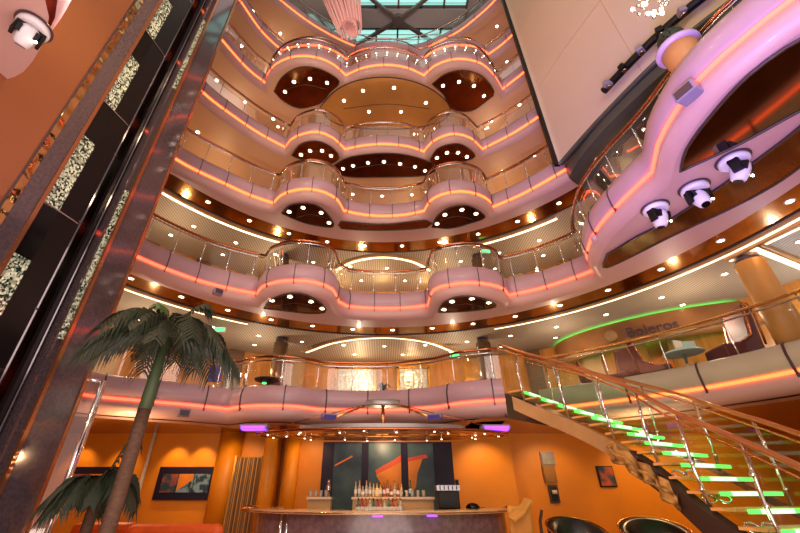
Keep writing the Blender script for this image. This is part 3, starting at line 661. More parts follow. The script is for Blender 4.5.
g0 = None
for k in range(9):
    x = (-1.68 + k * .12) if k < 4 else (.42 + (k - 4) * .13); lb = 'drinking glass, %s from the west on the counters inside the bar' % ords[k]
    if g0 is None:
        g0 = empty('drinking_glass', (x, 10.25, BZ), lb, 'glass', 'glasses inside the bar', local=True)
        MB().lathe((0, 0, 0), [(.03, 0), (.035, .01), (.042, .13), (.038, .13), (.03, .015)], 12).build('bowl', 'bottle_clear', g0)
    else: dup(g0, (x, 10.25, BZ), 0, lb)
t = empty('cocktail_shaker', (-1.28, 10.3, BZ), 'tall steel cocktail shaker on the short counter', 'shaker', local=True)
MB().lathe((0, 0, 0), [(.05, 0), (.06, .2), (.035, .27)], 14).build('cup', 'steel', t); MB().lathe((0, 0, .27), [(.03, 0), (.03, .07)], 12).build('lid', 'chrome', t)
t = empty('coffee_machine', (1.42, 9.75, 1.03), 'black box-shaped drinks machine with steel rim on the east side of the counter', 'machine', local=True)
MB().box((0, 0, .17), (.46, .4, .34)).build('body', 'black', t, bevel=.02); MB().box((0, 0, .39), (.5, .42, .1)).build('steel_rim', 'steel', t)
for k in range(5): MB().box((-.18 + .09 * k, -.215, .39), (.02, .012, .08)).build('vent', 'black', t)
tag(MB().lathe((1.95, 9.75, 1.03), [(.14, 0), (.16, .03), (.1, .09), (.03, .11)], 16).build('black_bowl', 'black_gloss'), 'low black covered bowl beside the drinks machine', 'bowl')

# canopy over the bar
can = empty('bar_canopy', (0, 9.95, Z(1.2)), 'oval golden bar canopy of nested rings with tiny spotlights', 'canopy')
zz = Z(1.16)
for i, (a, b) in enumerate(((3.0, 1.02), (2.75, .93), (2.5, .84), (2.2, .74), (1.85, .62), (1.5, .5), (1.1, .38))):
    MB().sweep(ell(a, b, 0, 360, 64, -.02, 9.95), [(-.05, zz), (-.05, zz + .05), (.05, zz + .05), (.05, zz)], closed_prof=True).build('ring', 'brass' if i else 'copper_rail', can)
for an in range(0, 360, 30):
    c, s = math.cos(math.radians(an)), math.sin(math.radians(an)); MB().bar((-.02 + .3 * c, 9.95 + .1 * s, zz + .03), (-.02 + 3.0 * c, 9.95 + 1.02 * s, zz + .03), .03, .03).build('spoke', 'gold', can)
for i in range(22):
    an = 2 * PI * i / 22; a, b = ((2.8, .94), (2.3, .75))[i % 2]; x, y = -.02 + a * math.cos(an), 9.95 + b * math.sin(an)
    s_ = MB().lathe((x, y, zz - .02), [(.03, 0), (.03, .03)], 10).build('spotlight', 'chrome', can); MB().lathe((x, y, zz - .024), [(.018, 0), (.018, .004)], 10).build('bulb', 'bulb', s_)
MB().sweep(ell(2.1, .5, 185, 355, 30, -.02, 10.3), [(0, zz + .12), (0, zz + .26)]).build('steel_band', 'brushed_steel', can)
hub = MB().lathe((0, 9.9, Z(1.82)), [(.42, 0), (.44, .04), (.44, .14), (.2, .16)], 24, sy=.5).build('hanger_plate', 'brushed_steel', can)
MB().tube([(0, 9.9, Z(1.84)), (0, 9.9, zz + .05)], .045, 10).build('centre_rod', 'brass', can)
for s in (-1, 1):
    MB().tube([(s * .45, 9.8, Z(1.82)), (s * 1.15, 9.3, zz + .3)], .03, 8).build('stay_rod', 'brass', can)
    MB().tube([(s * .45, 9.8, Z(1.84)), (s * 2.7, 9.6, zz + .1)], .012, 6).build('stay_wire', 'copper_rail', can)
def stage_box(x, y, z, rz, lbl, on=True):
    t = empty('violet_floodlight', (x, y, z), lbl, 'stage light', 'violet floodlights around the bar', rz=rz, local=True); t.scale = (1, 1, 1) if on else (.5, .8, 1)
    MB().box((0, 0, .05), (.66, .3, .1)).build('housing', 'grey_plastic', t, bevel=.02); MB().box((0, -.02, -.012), (.56, .24, .022)).build('lens', 'violet_glow' if on else 'screen_blue', t)
    MB().box((0, -.162, .03), (.56, .012, .06)).build('front_lens', 'violet_glow' if on else 'screen_blue', t)
stage_box(-3.05, 9.72, Z(1.27), 0, 'violet glowing floodlight under the west lobe beside the canopy')
stage_box(2.62, 9.55, Z(1.24), 0, 'violet glowing floodlight under the east lobe beside the canopy')
stage_box(-1.25, 9.25, zz + .28, .4, 'dim violet floodlight on the west stay of the canopy', False)
stage_box(1.2, 9.25, zz + .28, -.4, 'dim violet floodlight on the east stay of the canopy', False)

# ------------------------------------------------------------------ glass stair
LE = catmull([(2.9, 9.15, Z(2.1)), (3.45, 8.75, Z(1.72)), (3.9, 8.2, Z(1.35)), (4.18, 7.5, Z(.93)), (4.28, 6.7, Z(.47)), (4.2, 5.9, Z(.0)), (4.15, 5.1, Z(-.40)), (4.13, 4.3, Z(-.82)), (4.1, 3.4, Z(-1.33))], .1)
def le(t):
    f = t * (len(LE) - 1); i = min(int(f), len(LE) - 2); u = f - i; return Vector(LE[i]).lerp(Vector(LE[i + 1]), u)
def cross(t):                                      # direction from the near edge to the far edge of the stair
    a = math.radians(30 * max(0, 1 - t * 1.55) ** 1.0 + 17); return Vector((math.cos(a), math.sin(a), 0))
st = empty('glass_staircase', (3.7, 3.4, 0), 'curved staircase with green lit glass treads descending from the gallery', 'staircase')
NT = 19
for k in range(NT):
    t = (k + .5) / NT; p = le(t); d = cross(t); q = Vector((d.y, -d.x, 0)); p = Vector((p.x, p.y, round(p.z, 3)))
    Wd = 1.55
    M3 = Matrix((d, q, Vector((0, 0, 1)))).transposed()
    tr = MB().box(p + d * Wd / 2, (Wd, .30, .035), M4=M3).build('tread', 'tray_wood', st)
    MB().box(p + d * (Wd / 2 + .02) + q * .165 + Vector((0, 0, -.02)), (Wd * .78, .035, .045), M4=M3).build('green_light', 'neon_green', tr)
    MB().box(p + d * (Wd * .42) + q * .19 + Vector((0, 0, -.018)), (Wd * .36, .03, .05), M4=M3).build('bright_light', 'neon_white', tr)
    MB().box(p + d * Wd / 2 + q * .0 + Vector((0, 0, -.05)), (Wd, .26, .02), M4=M3).build('glass_underside', 'stair_glass', tr)
def edge(off, dz, t0=0, t1=1, n=50):
    return [tuple(le(t0 + (t1 - t0) * i / n) + cross(t0 + (t1 - t0) * i / n) * off + Vector((0, 0, dz))) for i in range(n + 1)]
def beam(path, wdt, hgt, name, m, par):
    mb = MB(); vs = []; fs = []
    for i, p in enumerate(path):
        t = (Vector(path[min(i + 1, len(path) - 1)]) - Vector(path[max(i - 1, 0)])); s_ = Vector((t.y, -t.x, 0)).normalized() * wdt / 2; P0 = Vector(p)
        vs += [P0 - s_, P0 + s_, P0 + s_ - Vector((0, 0, hgt)), P0 - s_ - Vector((0, 0, hgt))]
    for i in range(len(path) - 1):
        for k in range(4): fs.append((i * 4 + k, i * 4 + (k + 1) % 4, i * 4 + 4 + (k + 1) % 4, i * 4 + 4 + k))
    fs += [(0, 1, 2, 3), tuple(len(vs) - 1 - k for k in range(4))]
    return mb.add(vs, fs).build(name, m, par)
beam(edge(-.03, -.14, .02, .40), .12, .30, 'upper_stringer', 'tan_panel', st)
beam(edge(-.03, -.12, .40, 1), .14, .36, 'lower_stringer', 'dark_brown', st)
beam(edge(1.58, -.10, .0, 1), .05, .12, 'far_stringer', 'steel', st)
for off in (0, 1.55):
    MB().tube(edge(off, 1.06), .038, 8).build('handrail', 'rail_gold', st); MB().tube(edge(off - .05, .95), .018, 6).build('lower_rail', 'brass', st)
    a = edge(off, .02); b = edge(off, .9); n = len(a); MB().add(a + b, [(i, i + 1, n + i + 1, n + i) for i in range(n - 1)]).build('glass_panel', 'stair_glass', st)
    for k in range(7):
        t = (k + .4) / 7; p = le(t) + cross(t) * off; lean = Vector((-.1, .02, 0)) if off == 0 else Vector((.06, 0, 0))
        s_ = MB().tube([p + Vector((0, 0, -.12)), p + lean * .4 + Vector((0, 0, .45)), p + Vector((0, 0, 1.02))], .022, 8).build('post', 'chrome', st)
        for zc_ in (.12, .42, .72): MB().ball(p + lean * .3 + Vector((0, 0, zc_)), .035, 8, 5).build('glass_clamp', 'chrome', s_)
for k in range(6):
    t = .52 + k * .085; p = le(t) + Vector((.12, 0, -.07)); mb = MB()
    for dx in (0, .2): mb.tube([p + Vector((dx + .08 * math.cos(a), .04 * math.sin(a), .05 * math.sin(a))) for a in [2 * PI * i / 12 for i in range(12)]], .015, 6, closed=True)
    mb.build('ring_bracket', 'chrome', st)
lamp('POINT', (4.7, 6.2, 1.0), 6, (.3, 1, .35), .1, 'stair_glow')
# ornate hanging bronze panel below the upper flight
tp = empty('bronze_relief', (4.1, 7.9, Z(.9)), 'wavy golden bronze relief hanging under the upper stair flight', 'relief')
mb = MB(); RA = []; RB = []
for k in range(25):
    p = le(.33 + .009 * k); RA.append(p + Vector((-.12 + .05 * math.sin(k * .9), -.05, -.16 + .02 * math.sin(k)))); RB.append(p + Vector((-.16 + .05 * math.cos(k * 1.1), -.02, -.40 - .05 * math.sin(k * .7) * math.sin(k * .13 + .2))))
n = 25; mb.add(RA + RB, [(i, i + 1, n + i + 1, n + i) for i in range(n - 1)], True); mb.tube(RB, .03, 6); mb.tube([(a + b) / 2 + Vector((-.05, -.03, 0)) for a, b in zip(RA, RB)], .02, 6)
mb.build('swirl', 'art_metal', tp)

# ------------------------------------------------------------------ gallery furniture on the lowest gallery
GZ = Z(2.1)
for (x, y, r, z0, z1, m, lb) in ((-3.45, 12.4, .24, GZ, Z(4.5), 'bronze_column', 'bronze column on the west side of the lowest gallery'), (3.4, 12.4, .24, GZ, Z(4.5), 'bronze_column', 'bronze column at the east side of the lowest gallery by the stair'), (8.05, 7.12, .27, GZ, Z(4.5), 'wood_column', 'round golden wood column beside the biggest maroon lounge chair'),
                             (-3.75, 12.2, .2, Z(4.9), Z(7.72), 'bronze_column', 'bronze column on the west side of the second gallery'), (3.55, 12.2, .2, Z(4.9), Z(7.72), 'bronze_column', 'bronze column on the east side of the second gallery')):
    t = empty('round_column', (x, y, z0), lb, 'column', 'round columns in the galleries', local=True)
    MB().lathe((0, 0, 0), [(r, .1), (r, z1 - z0 - .18)], 24).build('shaft', m, t); MB().lathe((0, 0, z1 - z0 - .18), [(r * .8, 0), (r * .8, .18)], 24).build('capital', 'seam', t); MB().lathe((0, 0, 0), [(r + .03, 0), (r + .03, .1)], 24).build('base', 'gold', t)
def lift_door(x, z, wd, h, lbl, m='door_silver', y=15.1):
    t = empty('lift_door', (x, y, z), lbl, 'door', 'lift doors at the back of the galleries', local=True)
    for s in (-1, 1): MB().box((s * wd / 4, 0, h / 2), (wd / 2 - .02, .05, h)).build('leaf', m, t)
    for s in (-1, 1): MB().box((s * (wd / 2 + .06), -.02, h / 2), (.1, .1, h + .12)).build('jamb', 'gold', t)
    MB().box((0, -.02, h + .08), (wd + .22, .1, .14)).build('lintel', 'gold', t)
    MB().box((wd / 2 + .3, -.02, h * .52), (.08, .04, .16)).build('call_plate', 'steel', t)
lift_door(-1.08, GZ, 1.4, 2.1, 'silver carved lift door west of the middle on the lowest gallery')
lift_door(1.2, GZ, 1.1, 2.1, 'silver carved lift door east of the middle on the lowest gallery')
lift_door(0, Z(4.87), 1.1, 2.2, 'wood lift door in the middle of the second gallery', 'back_wood')
lift_door(-1.9, Z(4.87), 1.2, 2.2, 'cream lift door west of the middle on the second gallery', 'cream')
lift_door(1.9, Z(4.87), 1.2, 2.2, 'cream lift door east of the middle on the second gallery', 'cream')
for x, y in ((-1.9, 14.2), (1.9, 14.2), (0, 14.0)):
    lamp('POINT', (x, y, Z(7.3)), 22, AMBER, .15, 'lobby_lamp')
lamp('POINT', (-.9, 14.2, Z(4.1)), 22, WARM, .15, 'lobby_lamp'); lamp('POINT', (1.1, 14.2, Z(4.1)), 22, WARM, .15, 'lobby_lamp')
# wall panels on the gallery walls (gold upright pilasters)
k = 0
for H0, h, lbl in ((2.1, 2.4, 'lowest'), (4.87, 2.85, 'second'), (8.1, 2.6, 'third'), (11.1, 2.5, 'fourth'), (14.0, 2.6, 'fifth')):
    g = 'gold pilasters on the %s gallery wall' % lbl
    for i, an in enumerate((160, 150, 140, 130, 120, 108, 72, 60, 50, 40)):
        a = math.radians(an); x, y = C0[0] + 10.9 * math.cos(a), C0[1] + 10.9 * math.sin(a)
        o = MB().box((0, 0, h / 2), (.1, .55, h), rz=a).build('wall_pilaster', ('gold', 'brown_wall', 'tan_panel')[(i + k) % 3]); o.location = (x, y, Z(H0))
        tag(o, 'upright flat pilaster on the curved back wall of the %s gallery' % lbl, 'pilaster', g)
    k += 1
# low plant on the parapet
t = empty('potted_plant', (0.0, 10.95, Z(2.42)), 'small dark leafy plant standing at the middle of the lowest gallery front', 'plant', local=True)
MB().lathe((0, .12, -.2), [(.10, 0), (.13, .2)], 14).build('pot', 'black_pot', t)
mb = MB()
for k in range(18):
    a = 2 * PI * k / 18 + random.random() * .3; r = .16 + .14 * random.random(); h = .12 + .16 * random.random()
    c, s = math.cos(a), math.sin(a); q = Vector((-s, c, 0)) * .02; b0 = Vector((0, .12, 0)); m1 = b0 + Vector((c * r * .5, s * r * .5, h)); e = b0 + Vector((c * r, s * r, h * .6))
    mb.add([b0 - q, b0 + q, m1 + q * 1.4, m1 - q * 1.4, e], [(0, 1, 2, 3), (3, 2, 4)])
mb.build('leaves', 'leaf', t)
# maroon chairs behind the railing, at the east side
def chair(name_loc, rz, lbl, s=1):
    t = empty('lounge_chair', name_loc, lbl, 'chair', 'maroon lounge chairs by the east railing', rz=rz, local=True); t.scale = (s,) * 3
    prof = [(-.32, 0.0), (-.30, .45), (-.36, .95), (-.34, 1.18), (-.26, 1.2), (-.22, .95), (-.15, .62), (0.02, .52), (.32, .50), (.34, 0)]
    mb = MB(); n = len(prof)
    for sgn, in ((1,),):
        mb.add([(-.27, y, z) for y, z in prof] + [(.27, y, z) for y, z in prof], [tuple(range(n)), tuple(range(2 * n - 1, n - 1, -1))] + [(i, n + i, n + (i + 1) % n, (i + 1) % n) for i in range(n)])
    mb.build('upholstery', 'maroon', t, bevel=.04)
    MB().tube([(-.28, y - .01, z) for y, z in prof[1:8]], .018, 6).build('piping', 'copper_rail', t); MB().tube([(.28, y - .01, z) for y, z in prof[1:8]], .018, 6).build('piping', 'copper_rail', t)
    return t
CH = [(735, 352, 8.2, 1.45, 'big maroon lounge chair nearest the wooden column', 1.3), (656, 372, 9.5, -2.2, 'maroon lounge chair in the middle of the row facing the white papers', 1.1), (626, 378, 10.0, 2.0, 'maroon lounge chair next to the handrail crossing of the stair', 1.05), (592, 377, 10.7, -2.1, 'maroon lounge chair farthest from the wooden column', .9)]
for px, py, Y, rz, lb, s in CH:
    x = aty(px, py, Y)[0]; chair((x, Y, GZ + .02), rz, lb, s)
def table(x, y, lbl):
    t = empty('round_table', (x, y, GZ + .02), lbl, 'table', 'small round tables by the east railing', local=True)
    MB().lathe((0, 0, .66), [(.4, 0), (.42, .02), (.4, .04)], 24).build('tabletop', 'pale_cloth', t); MB().tube([(0, 0, 0), (0, 0, .66)], .035, 8).build('stem', 'chrome', t); MB().lathe((0, 0, 0), [(.25, 0), (.22, .03)], 20).build('base', 'chrome', t)
xt = aty(686, 360, 8.7)[0]; table(xt, 8.7, 'small round table under the white papers by the east railing')
xt2 = aty(618, 370, 11.6)[0]; table(xt2, 11.6, 'small round table between the two farthest maroon chairs')
for k, (dx, dy, rz, m) in enumerate(((-.12, -.1, .3, 'cream'), (.18, -.05, -.2, 'pale_cloth'))):
    o = MB().box((0, 0, .12), (.26, .03, .24)).build('menu_card', m); o.location = (xt + dx, 8.7 + dy, GZ + .725); o.rotation_euler = (0, 0, rz); tag(o, ('white' if k == 0 else 'pale blue') + ' upright menu card on the small table by the east railing', 'menu')
# blue poster stand at the west
t = empty('poster_stand', (-5.1, 11.6, GZ), 'blue poster on a stand behind the tall palm fronds', 'poster', local=True)
MB().box((0, 0, 1.0), (.42, .03, .5)).build('poster', 'screen_blue', t); MB().box((0, .02, 1.0), (.46, .03, .54)).build('frame', 'gold', t); MB().tube([(0, .03, 0), (0, .03, .9)], .02, 8).build('pole', 'chrome', t)
t = empty('round_lamp_table', (-3.4, 11.3, GZ), 'dark disc-topped stand with a green light behind the west railing', 'stand', local=True)
MB().lathe((0, 0, .62), [(.1, 0), (.36, .08), (.38, .12), (.1, .15)], 20).build('disc', 'dark_brown', t); MB().tube([(0, 0, 0), (0, 0, .64)], .04, 8).build('pole', 'black', t); MB().lathe((-.05, -.1, .59), [(.07, 0), (.07, .03)], 10).build('green_light', 'exit_green', t)
# green lit exit signs
for (x, y, z, lb) in ((-5.1, 11.2, Z(4.35), 'green glowing exit sign under the ceiling west of the bronze column'), (2.5, 13.0, Z(4.1), 'green glowing exit sign under the ceiling behind the east railing'), (3.7, 11.5, Z(7.45), 'green glowing exit sign on the second gallery east side')):
    t = empty('exit_sign', (x, y, z), lb, 'sign', local=True); MB().box((0, 0, 0), (.34, .06, .15)).build('housing', 'white_plastic', t); MB().box((0, -.035, 0), (.3, .01, .11)).build('lit_face', 'exit_green', t); MB().tube([(0, 0, .07), (0, 0, .18)], .01, 6).build('stem', 'steel', t)
# oval green-lit bar front with lettering
ov = empty('oval_bar_canopy', (8.6, 10.8, Z(4.1)), 'oval wooden canopy edged with green light and carrying a bar name', 'canopy')
def oval(a, b, n=60, rot=math.radians(-38)):
    out = []
    for i in range(n + 1):
        t = 2 * PI * i / n; x, y = a * math.cos(t), b * math.sin(t); out.append((8.75 + x * math.cos(rot) - y * math.sin(rot), 11.6 + x * math.sin(rot) + y * math.cos(rot)))
    return out
OV = oval(3.1, 1.55)
MB().sweep(OV, [(0, Z(4.48)), (0, Z(3.75))]).build('fascia', 'sign_wood', ov)
MB().sweep(OV, [(-.16, Z(4.47)), (-.16, Z(4.36)), (-.02, Z(4.36)), (-.02, Z(4.47))]).build('green_strip', 'neon_green', ov)
MB().sweep(OV, [(-.24, Z(4.47)), (-.24, Z(4.40)), (-.17, Z(4.40)), (-.17, Z(4.47))]).build('white_strip', 'neon_white', ov)
MB().sweep(OV, [(-.02, Z(3.75)), (-.1, Z(3.72)), (.02, Z(3.68)), (.3, Z(3.78))]).build('lower_moulding', 'tan_panel', ov)
def text(s, loc, size, m, par, rot, name='lettering', ext=.015):
    c = bpy.data.curves.new(name, 'FONT'); c.body = s; c.size = size; c.extrude = ext; c.align_x = 'CENTER'; c.align_y = 'CENTER'
    o = bpy.data.objects.new(name, c); COL.objects.link(o); c.materials.append(M[m]); o.location = loc; o.rotation_euler = rot
    bpy.context.view_layer.update(); me = bpy.data.meshes.new_from_object(o.evaluated_get(bpy.context.evaluated_depsgraph_get())); bpy.data.objects.remove(o)
    o = bpy.data.objects.new(name, me); COL.objects.link(o); o.location = loc; o.rotation_euler = rot
    o.parent = par; o.matrix_parent_inverse = Matrix.Translation(-par.location); return o
# front of the oval that faces the atrium
fx, fy = aty(652, 328, 10.3)[0], 10.3
nr = min(range(len(OV)), key=lambda i: math.dist(OV[i], (7.75, 10.35)))
px_, py_ = OV[nr]; tg = Vector((OV[nr + 1][0] - OV[nr - 1][0], OV[nr + 1][1] - OV[nr - 1][1], 0)).normalized()
if tg.x < 0: tg = -tg
nn = Vector((tg.y, -tg.x, 0)); ang = math.atan2(tg.y, tg.x)
text('Boleros', (px_ + nn.x * .05, py_ + nn.y * .05, Z(4.05)), .42, 'seam', ov, (PI / 2, 0, ang))
em = Vector((px_, py_, Z(4.05))) - tg * 1.05 + nn * .06
MB().add([em + tg * .17 * math.cos(2 * PI * i / 20) + Vector((0, 0, .17 * math.sin(2 * PI * i / 20))) + nn * e for e in (0, .06) for i in range(20)], [tuple(range(20)), tuple(range(39, 19, -1))] + [(i, (i + 1) % 20, 20 + (i + 1) % 20, 20 + i) for i in range(20)]).build('emblem', 'bronze_column', ov)

# ------------------------------------------------------------------ lift tower on the west side
TA = 5.3
def tw(r, inset_=0.0):                             # plan point on the tower face at slope r, set back west of the face
    y = TA / (.22 - r); x = r * y; n = Vector((-1, .22)).normalized(); return (x + n.x * inset_, y + n.y * inset_)
TZ = 24.5
def vpoly(pts, z0, z1): return MB().prism(pts, z0, z1)
f = Vector((.2149, .9766))                         # along the face, going north
nW = Vector((-.9766, .2149))
def pillar(r0, r1, depth, lbl, cat='pillar'):
    a, b = Vector(tw(r0)), Vector(tw(r1))
    t = empty('tower_pillar', (a.x, a.y, 0), lbl, cat, 'stone pillars of the lift tower')
    vpoly([tuple(a), tuple(b), tuple(b + nW * depth), tuple(a + nW * depth)], 0, TZ).build('stone_shaft', 'granite', t)
    for p in (a, b):
        MB().box((p.x, p.y, TZ / 2), (.05, .05, TZ), rz=math.atan2(f.y, f.x)).build('edge_strip', 'pillar_edge', t)
    return t, a, b
pillar(-.872, -.775, .45, 'tall polished grey-brown stone pillar at the north side of the lift shaft')
tp_, a, b = pillar(-1.32, -1.17, .25, 'tall polished grey-brown stone pillar beside the copper wall')
q_ = a + f * .06; vpoly([tuple(q_ - nW * .012), tuple(q_ + f * .09 - nW * .012), tuple(q_ + f * .09 + nW * .01), tuple(q_ + nW * .01)], 0, TZ).build('mirror_strip', 'chrome_gold', tp_)
a, b = Vector(tw(-1.17, .3)), Vector(tw(-.872, .3)); a2, b2 = Vector(tw(-1.17, 1.9)), Vector(tw(-.872, 1.9))
struct(vpoly([tuple(a2), tuple(b2), tuple(b2 + nW * .1), tuple(a2 + nW * .1)], 0, TZ).build('wall_left', 'shaft_black'))
p1 = Vector(tw(-1.32, .26)); p2 = Vector(tw(-.775, .46))
struct(vpoly([tuple(p1), tuple(p1 + nW * 2.2), tuple(p1 + nW * 2.2 + f * .1), tuple(p1 + f * .1)], 0, TZ).build('wall_left', 'shaft_black'))
struct(vpoly([tuple(p2 - f * .1), tuple(p2 - f * .1 + nW * 2.2), tuple(p2 + nW * 2.2), tuple(p2)], 0, TZ).build('wall_left', 'shaft_black'))
# guide rails, brackets
sh = empty('lift_guide_frame', (*tw(-.95, .5), 0), 'dark steel guide rails and cross brackets inside the lift shaft', 'guide frame')
for r, dd, wd in ((-.985, .35, .07), (-.945, .5, .05), (-.925, .45, .03), (-.905, .30, .06), (-.89, .3, .025)):
    p = tw(r, dd); MB().box((p[0], p[1], TZ / 2), (wd, wd, TZ)).build('guide_rail', 'shaft_rail' if wd > .04 else 'chrome', sh)
for k in range(16):
    z = 2.0 + k * 1.45; a3, b3 = tw(-1.0, .34), tw(-.91, .34); MB().tube([(a3[0], a3[1], z), (b3[0], b3[1], z)], .014, 6).build('bracket', 'steel', sh)
# mosaic mirror panels (reflected light put in as glow) and black glass panels, one per deck, on the plane of the face
def facez(px, py, r): y = TA / (.22 - r); rr = ray(px, py); return rr[2] * y / rr[1] + EYE
base = facez(37, 199, -1.17); topz = facez(79, 132, -1.17)
hgt = topz - base
step_ = max(1.8, facez(100, 98, -1.17) - base)
print('PANELS', base, topz, hgt, step_)
for k, nm in zip(range(-2, 6), ('lowest', 'second', 'third', 'fourth', 'fifth', 'sixth', 'seventh', 'topmost')):
    z0 = base + k * step_
    if z0 < .3: continue
    a, b, c = Vector(tw(-1.168, .02)), Vector(tw(-1.085, .02)), Vector(tw(-1.0, .02))
    t = empty('lift_shaft_panel', (a.x, a.y, z0), 'mosaic mirror glass panel with reflections put in as glow, %s up the lift shaft, over black glass' % nm, 'glass panel', 'mosaic glass panels up the lift shaft')
    vpoly([tuple(a), tuple(b), tuple(b + nW * .04), tuple(a + nW * .04)], z0, z0 + hgt).build('mosaic', 'mosaic_mirror_glow', t)
    vpoly([tuple(a), tuple(b), tuple(b + nW * .03), tuple(a + nW * .03)], z0 + hgt, z0 + step_ - .02).build('black_glass', 'black_gloss', t)
    vpoly([tuple(b), tuple(c), tuple(c + nW * .03), tuple(b + nW * .03)], z0, z0 + step_ - .02).build('black_glass', 'shaft_black', t)
    MB().bar((*a, z0), (*c, z0), .02, .02).build('edge_strip', 'steel', t)
# glass strip with the same put-in glow along the north pillar
a, b = Vector(tw(-.885, .05)), Vector(tw(-.872, .05))
for k, z0 in enumerate((3.1, 8.5, 13.2)):
    o = vpoly([tuple(a), tuple(b), tuple(b + nW * .04), tuple(a + nW * .04)], z0, z0 + 2.6).build('glass_strip', 'mosaic_mirror_glow'); tag(o, ('lowest', 'middle', 'upper')[k] + ' narrow glittering glass strip along the north pillar of the lift shaft', 'glass strip')
# copper wall south of the tower
CW = catmull([tw(-1.32), (-4.75, 2.75), (-5.0, 1.6), (-5.05, .4), (-4.8, -1.2)])
struct(MB().sweep(CW, [(0, 0), (0, TZ)]).build('wall_left', 'copper_sheet'))
struct(MB().sweep(offset(CW, -.06), [(0, 0), (0, TZ)]).build('trim_4', 'pillar_edge'))
lamp('POINT', (-3.7, 2.2, 9.5), 190, WARM, .15, 'added_copper_fill'); lamp('POINT', (-3.6, 2.4, 7.2), 130, WARM, .12, 'added_copper_fill'); lamp('POINT', (-3.7, 1.6, 12.5), 260, WARM, .2, 'added_copper_fill')  # added point lights to brighten the copper; no fixtures hang here
# chrome-edged glass enclosure at the foot of the tower
t = empty('glass_enclosure', (-3.85, 5.3, 0), 'tall chrome-edged glass enclosure at the foot of the lift tower', 'glass enclosure')
ex, ey = -.727 * 5.45, 5.45
MB().tube([(ex, ey, 0), (ex, ey, Z(1.35))], .035, 10).build('chrome_post', 'chrome', t)
MB().tube([(ex - .05, ey + .12, 0), (ex - .05, ey + .12, Z(1.35))], .02, 8).build('inner_post', 'steel', t)
q = tw(-.775); MB().add([(q[0], q[1], 0), (ex, ey, 0), (ex, ey, Z(1.32)), (q[0], q[1], Z(1.32))], [(0, 1, 2, 3)]).build('glass', 'tower_glass', t)
MB().tube([(q[0], q[1], Z(1.34)), (ex, ey, Z(1.34))], .02, 8).build('top_rail', 'chrome', t)

# near balcony lobe at the top-left corner with a stage light
NL = catmull([(-4.72, 2.62), (-4.5, 2.55), (-4.12, 2.3), (-3.8, 2.0), (-3.6, 1.5), (-3.55, .8), (-3.8, 0), (-4.6, -.8)])
fascia(NL, 4.75, 'near lilac balcony lobe in front of the copper wall with an orange strip', .7, .3, 'purple_panel')
struct(MB().strip(offset(NL, -.22), [(-5.6, y) for x, y in NL], Z(4.4)).build('ceiling', 'pink_soffit')); struct(MB().strip(offset(NL, -.19), [(-5.6, y) for x, y in NL], Z(4.87)).build('floor', 'carpet'))

# moving-head stage lights
mh0 = None
def moving_head(x, y, z, rz, tilt, lbl, s_=1):
    t = empty('moving_stage_light', (x, y, z), lbl, 'stage light', 'white moving-head stage lights under the balconies', rz=rz, local=True); t.scale = (s_,) * 3
    b = MB().lathe((0, 0, -.10), [(.17, 0), (.20, .03), (.20, .1)], 24).build('base', 'white_plastic', t)
    MB().lathe((0, 0, -.015), [(.23, 0), (.23, .015)], 24).build('mounting_ring', 'seam', b)
    mb = MB()
    for s in (-1, 1): mb.box((s * .15, 0, -.20), (.045, .13, .24))
    mb.box((0, 0, -.115), (.33, .15, .04)); mb.build('yoke', 'black', t, bevel=.012)
    R = Matrix.Rotation(tilt, 3, 'X')
    def tf(mbx): mbx.v = [tuple(R @ Vector(v) + Vector((0, 0, -.24))) for v in mbx.v]; return mbx
    h = tf(MB().lathe((0, 0, -.17), [(.07, 0), (.095, .03), (.115, .12), (.125, .2), (.11, .28), (.06, .32)], 20)).build('head', 'white_plastic', t)
    tf(MB().lathe((0, 0, -.18), [(.062, 0), (.062, .012)], 16)).build('lens', 'black_gloss', h)
    for s in (-1, 1): tf(MB().box((s * .10, -.05, .05), (.05, .12, .12))).build('black_side', 'black', h)
    MB().ball((.12, -.08, -.33), .02, 8, 5).build('glint_lamp', 'bulb', t)
moving_head(*at(655, 208, 4.38), Z(4.39), .3, .25, 'white moving stage light under the lilac balcony, westernmost of three, nearest the small round dome')
moving_head(*at(694, 188, 4.38), Z(4.39), -.2, -.3, 'white moving stage light in the middle of three under the lilac balcony')
moving_head(*at(733, 160, 4.38), Z(4.39), .6, .5, 'white moving stage light under the lilac balcony, easternmost of three beside the big dark mirror')
moving_head(*at(34, 27, 4.38), Z(4.39), .9, .7, 'white moving stage light under the near balcony in front of copper wall', .75)
def speaker(px, py, H, rz, lbl, s=1, m='grey_plastic'):
    x, y = at(px, py, H); t = empty('wall_speaker', (x, y, Z(H)), lbl, 'speaker', 'small grey speakers on the balcony fronts', rz=rz, local=True); t.scale = (s,) * 3
    MB().box((0, 0, 0), (.26, .2, .18)).build('case', m, t, bevel=.02); MB().box((0, -.105, -.01), (.2, .012, .12)).build('grille', 'seam', t)
speaker(688, 93, 4.62, -1.2, 'lilac-grey box speaker on the glowing strip of the lilac balcony', 1.05)
speaker(218, 292, 4.42, .7, 'small grey speaker under the west end of the second balcony', .9); speaker(184, 413, 1.62, .6, 'small grey speaker under the lowest balcony beside the tall palm', 1)
x, y = at(595, 238, 4.62); tag(MB().ball((x, y, Z(4.6)), .09, 14, 8).build('dome_camera', 'pink_panel'), 'small round dome at the corner of the lilac balcony strip', 'camera')

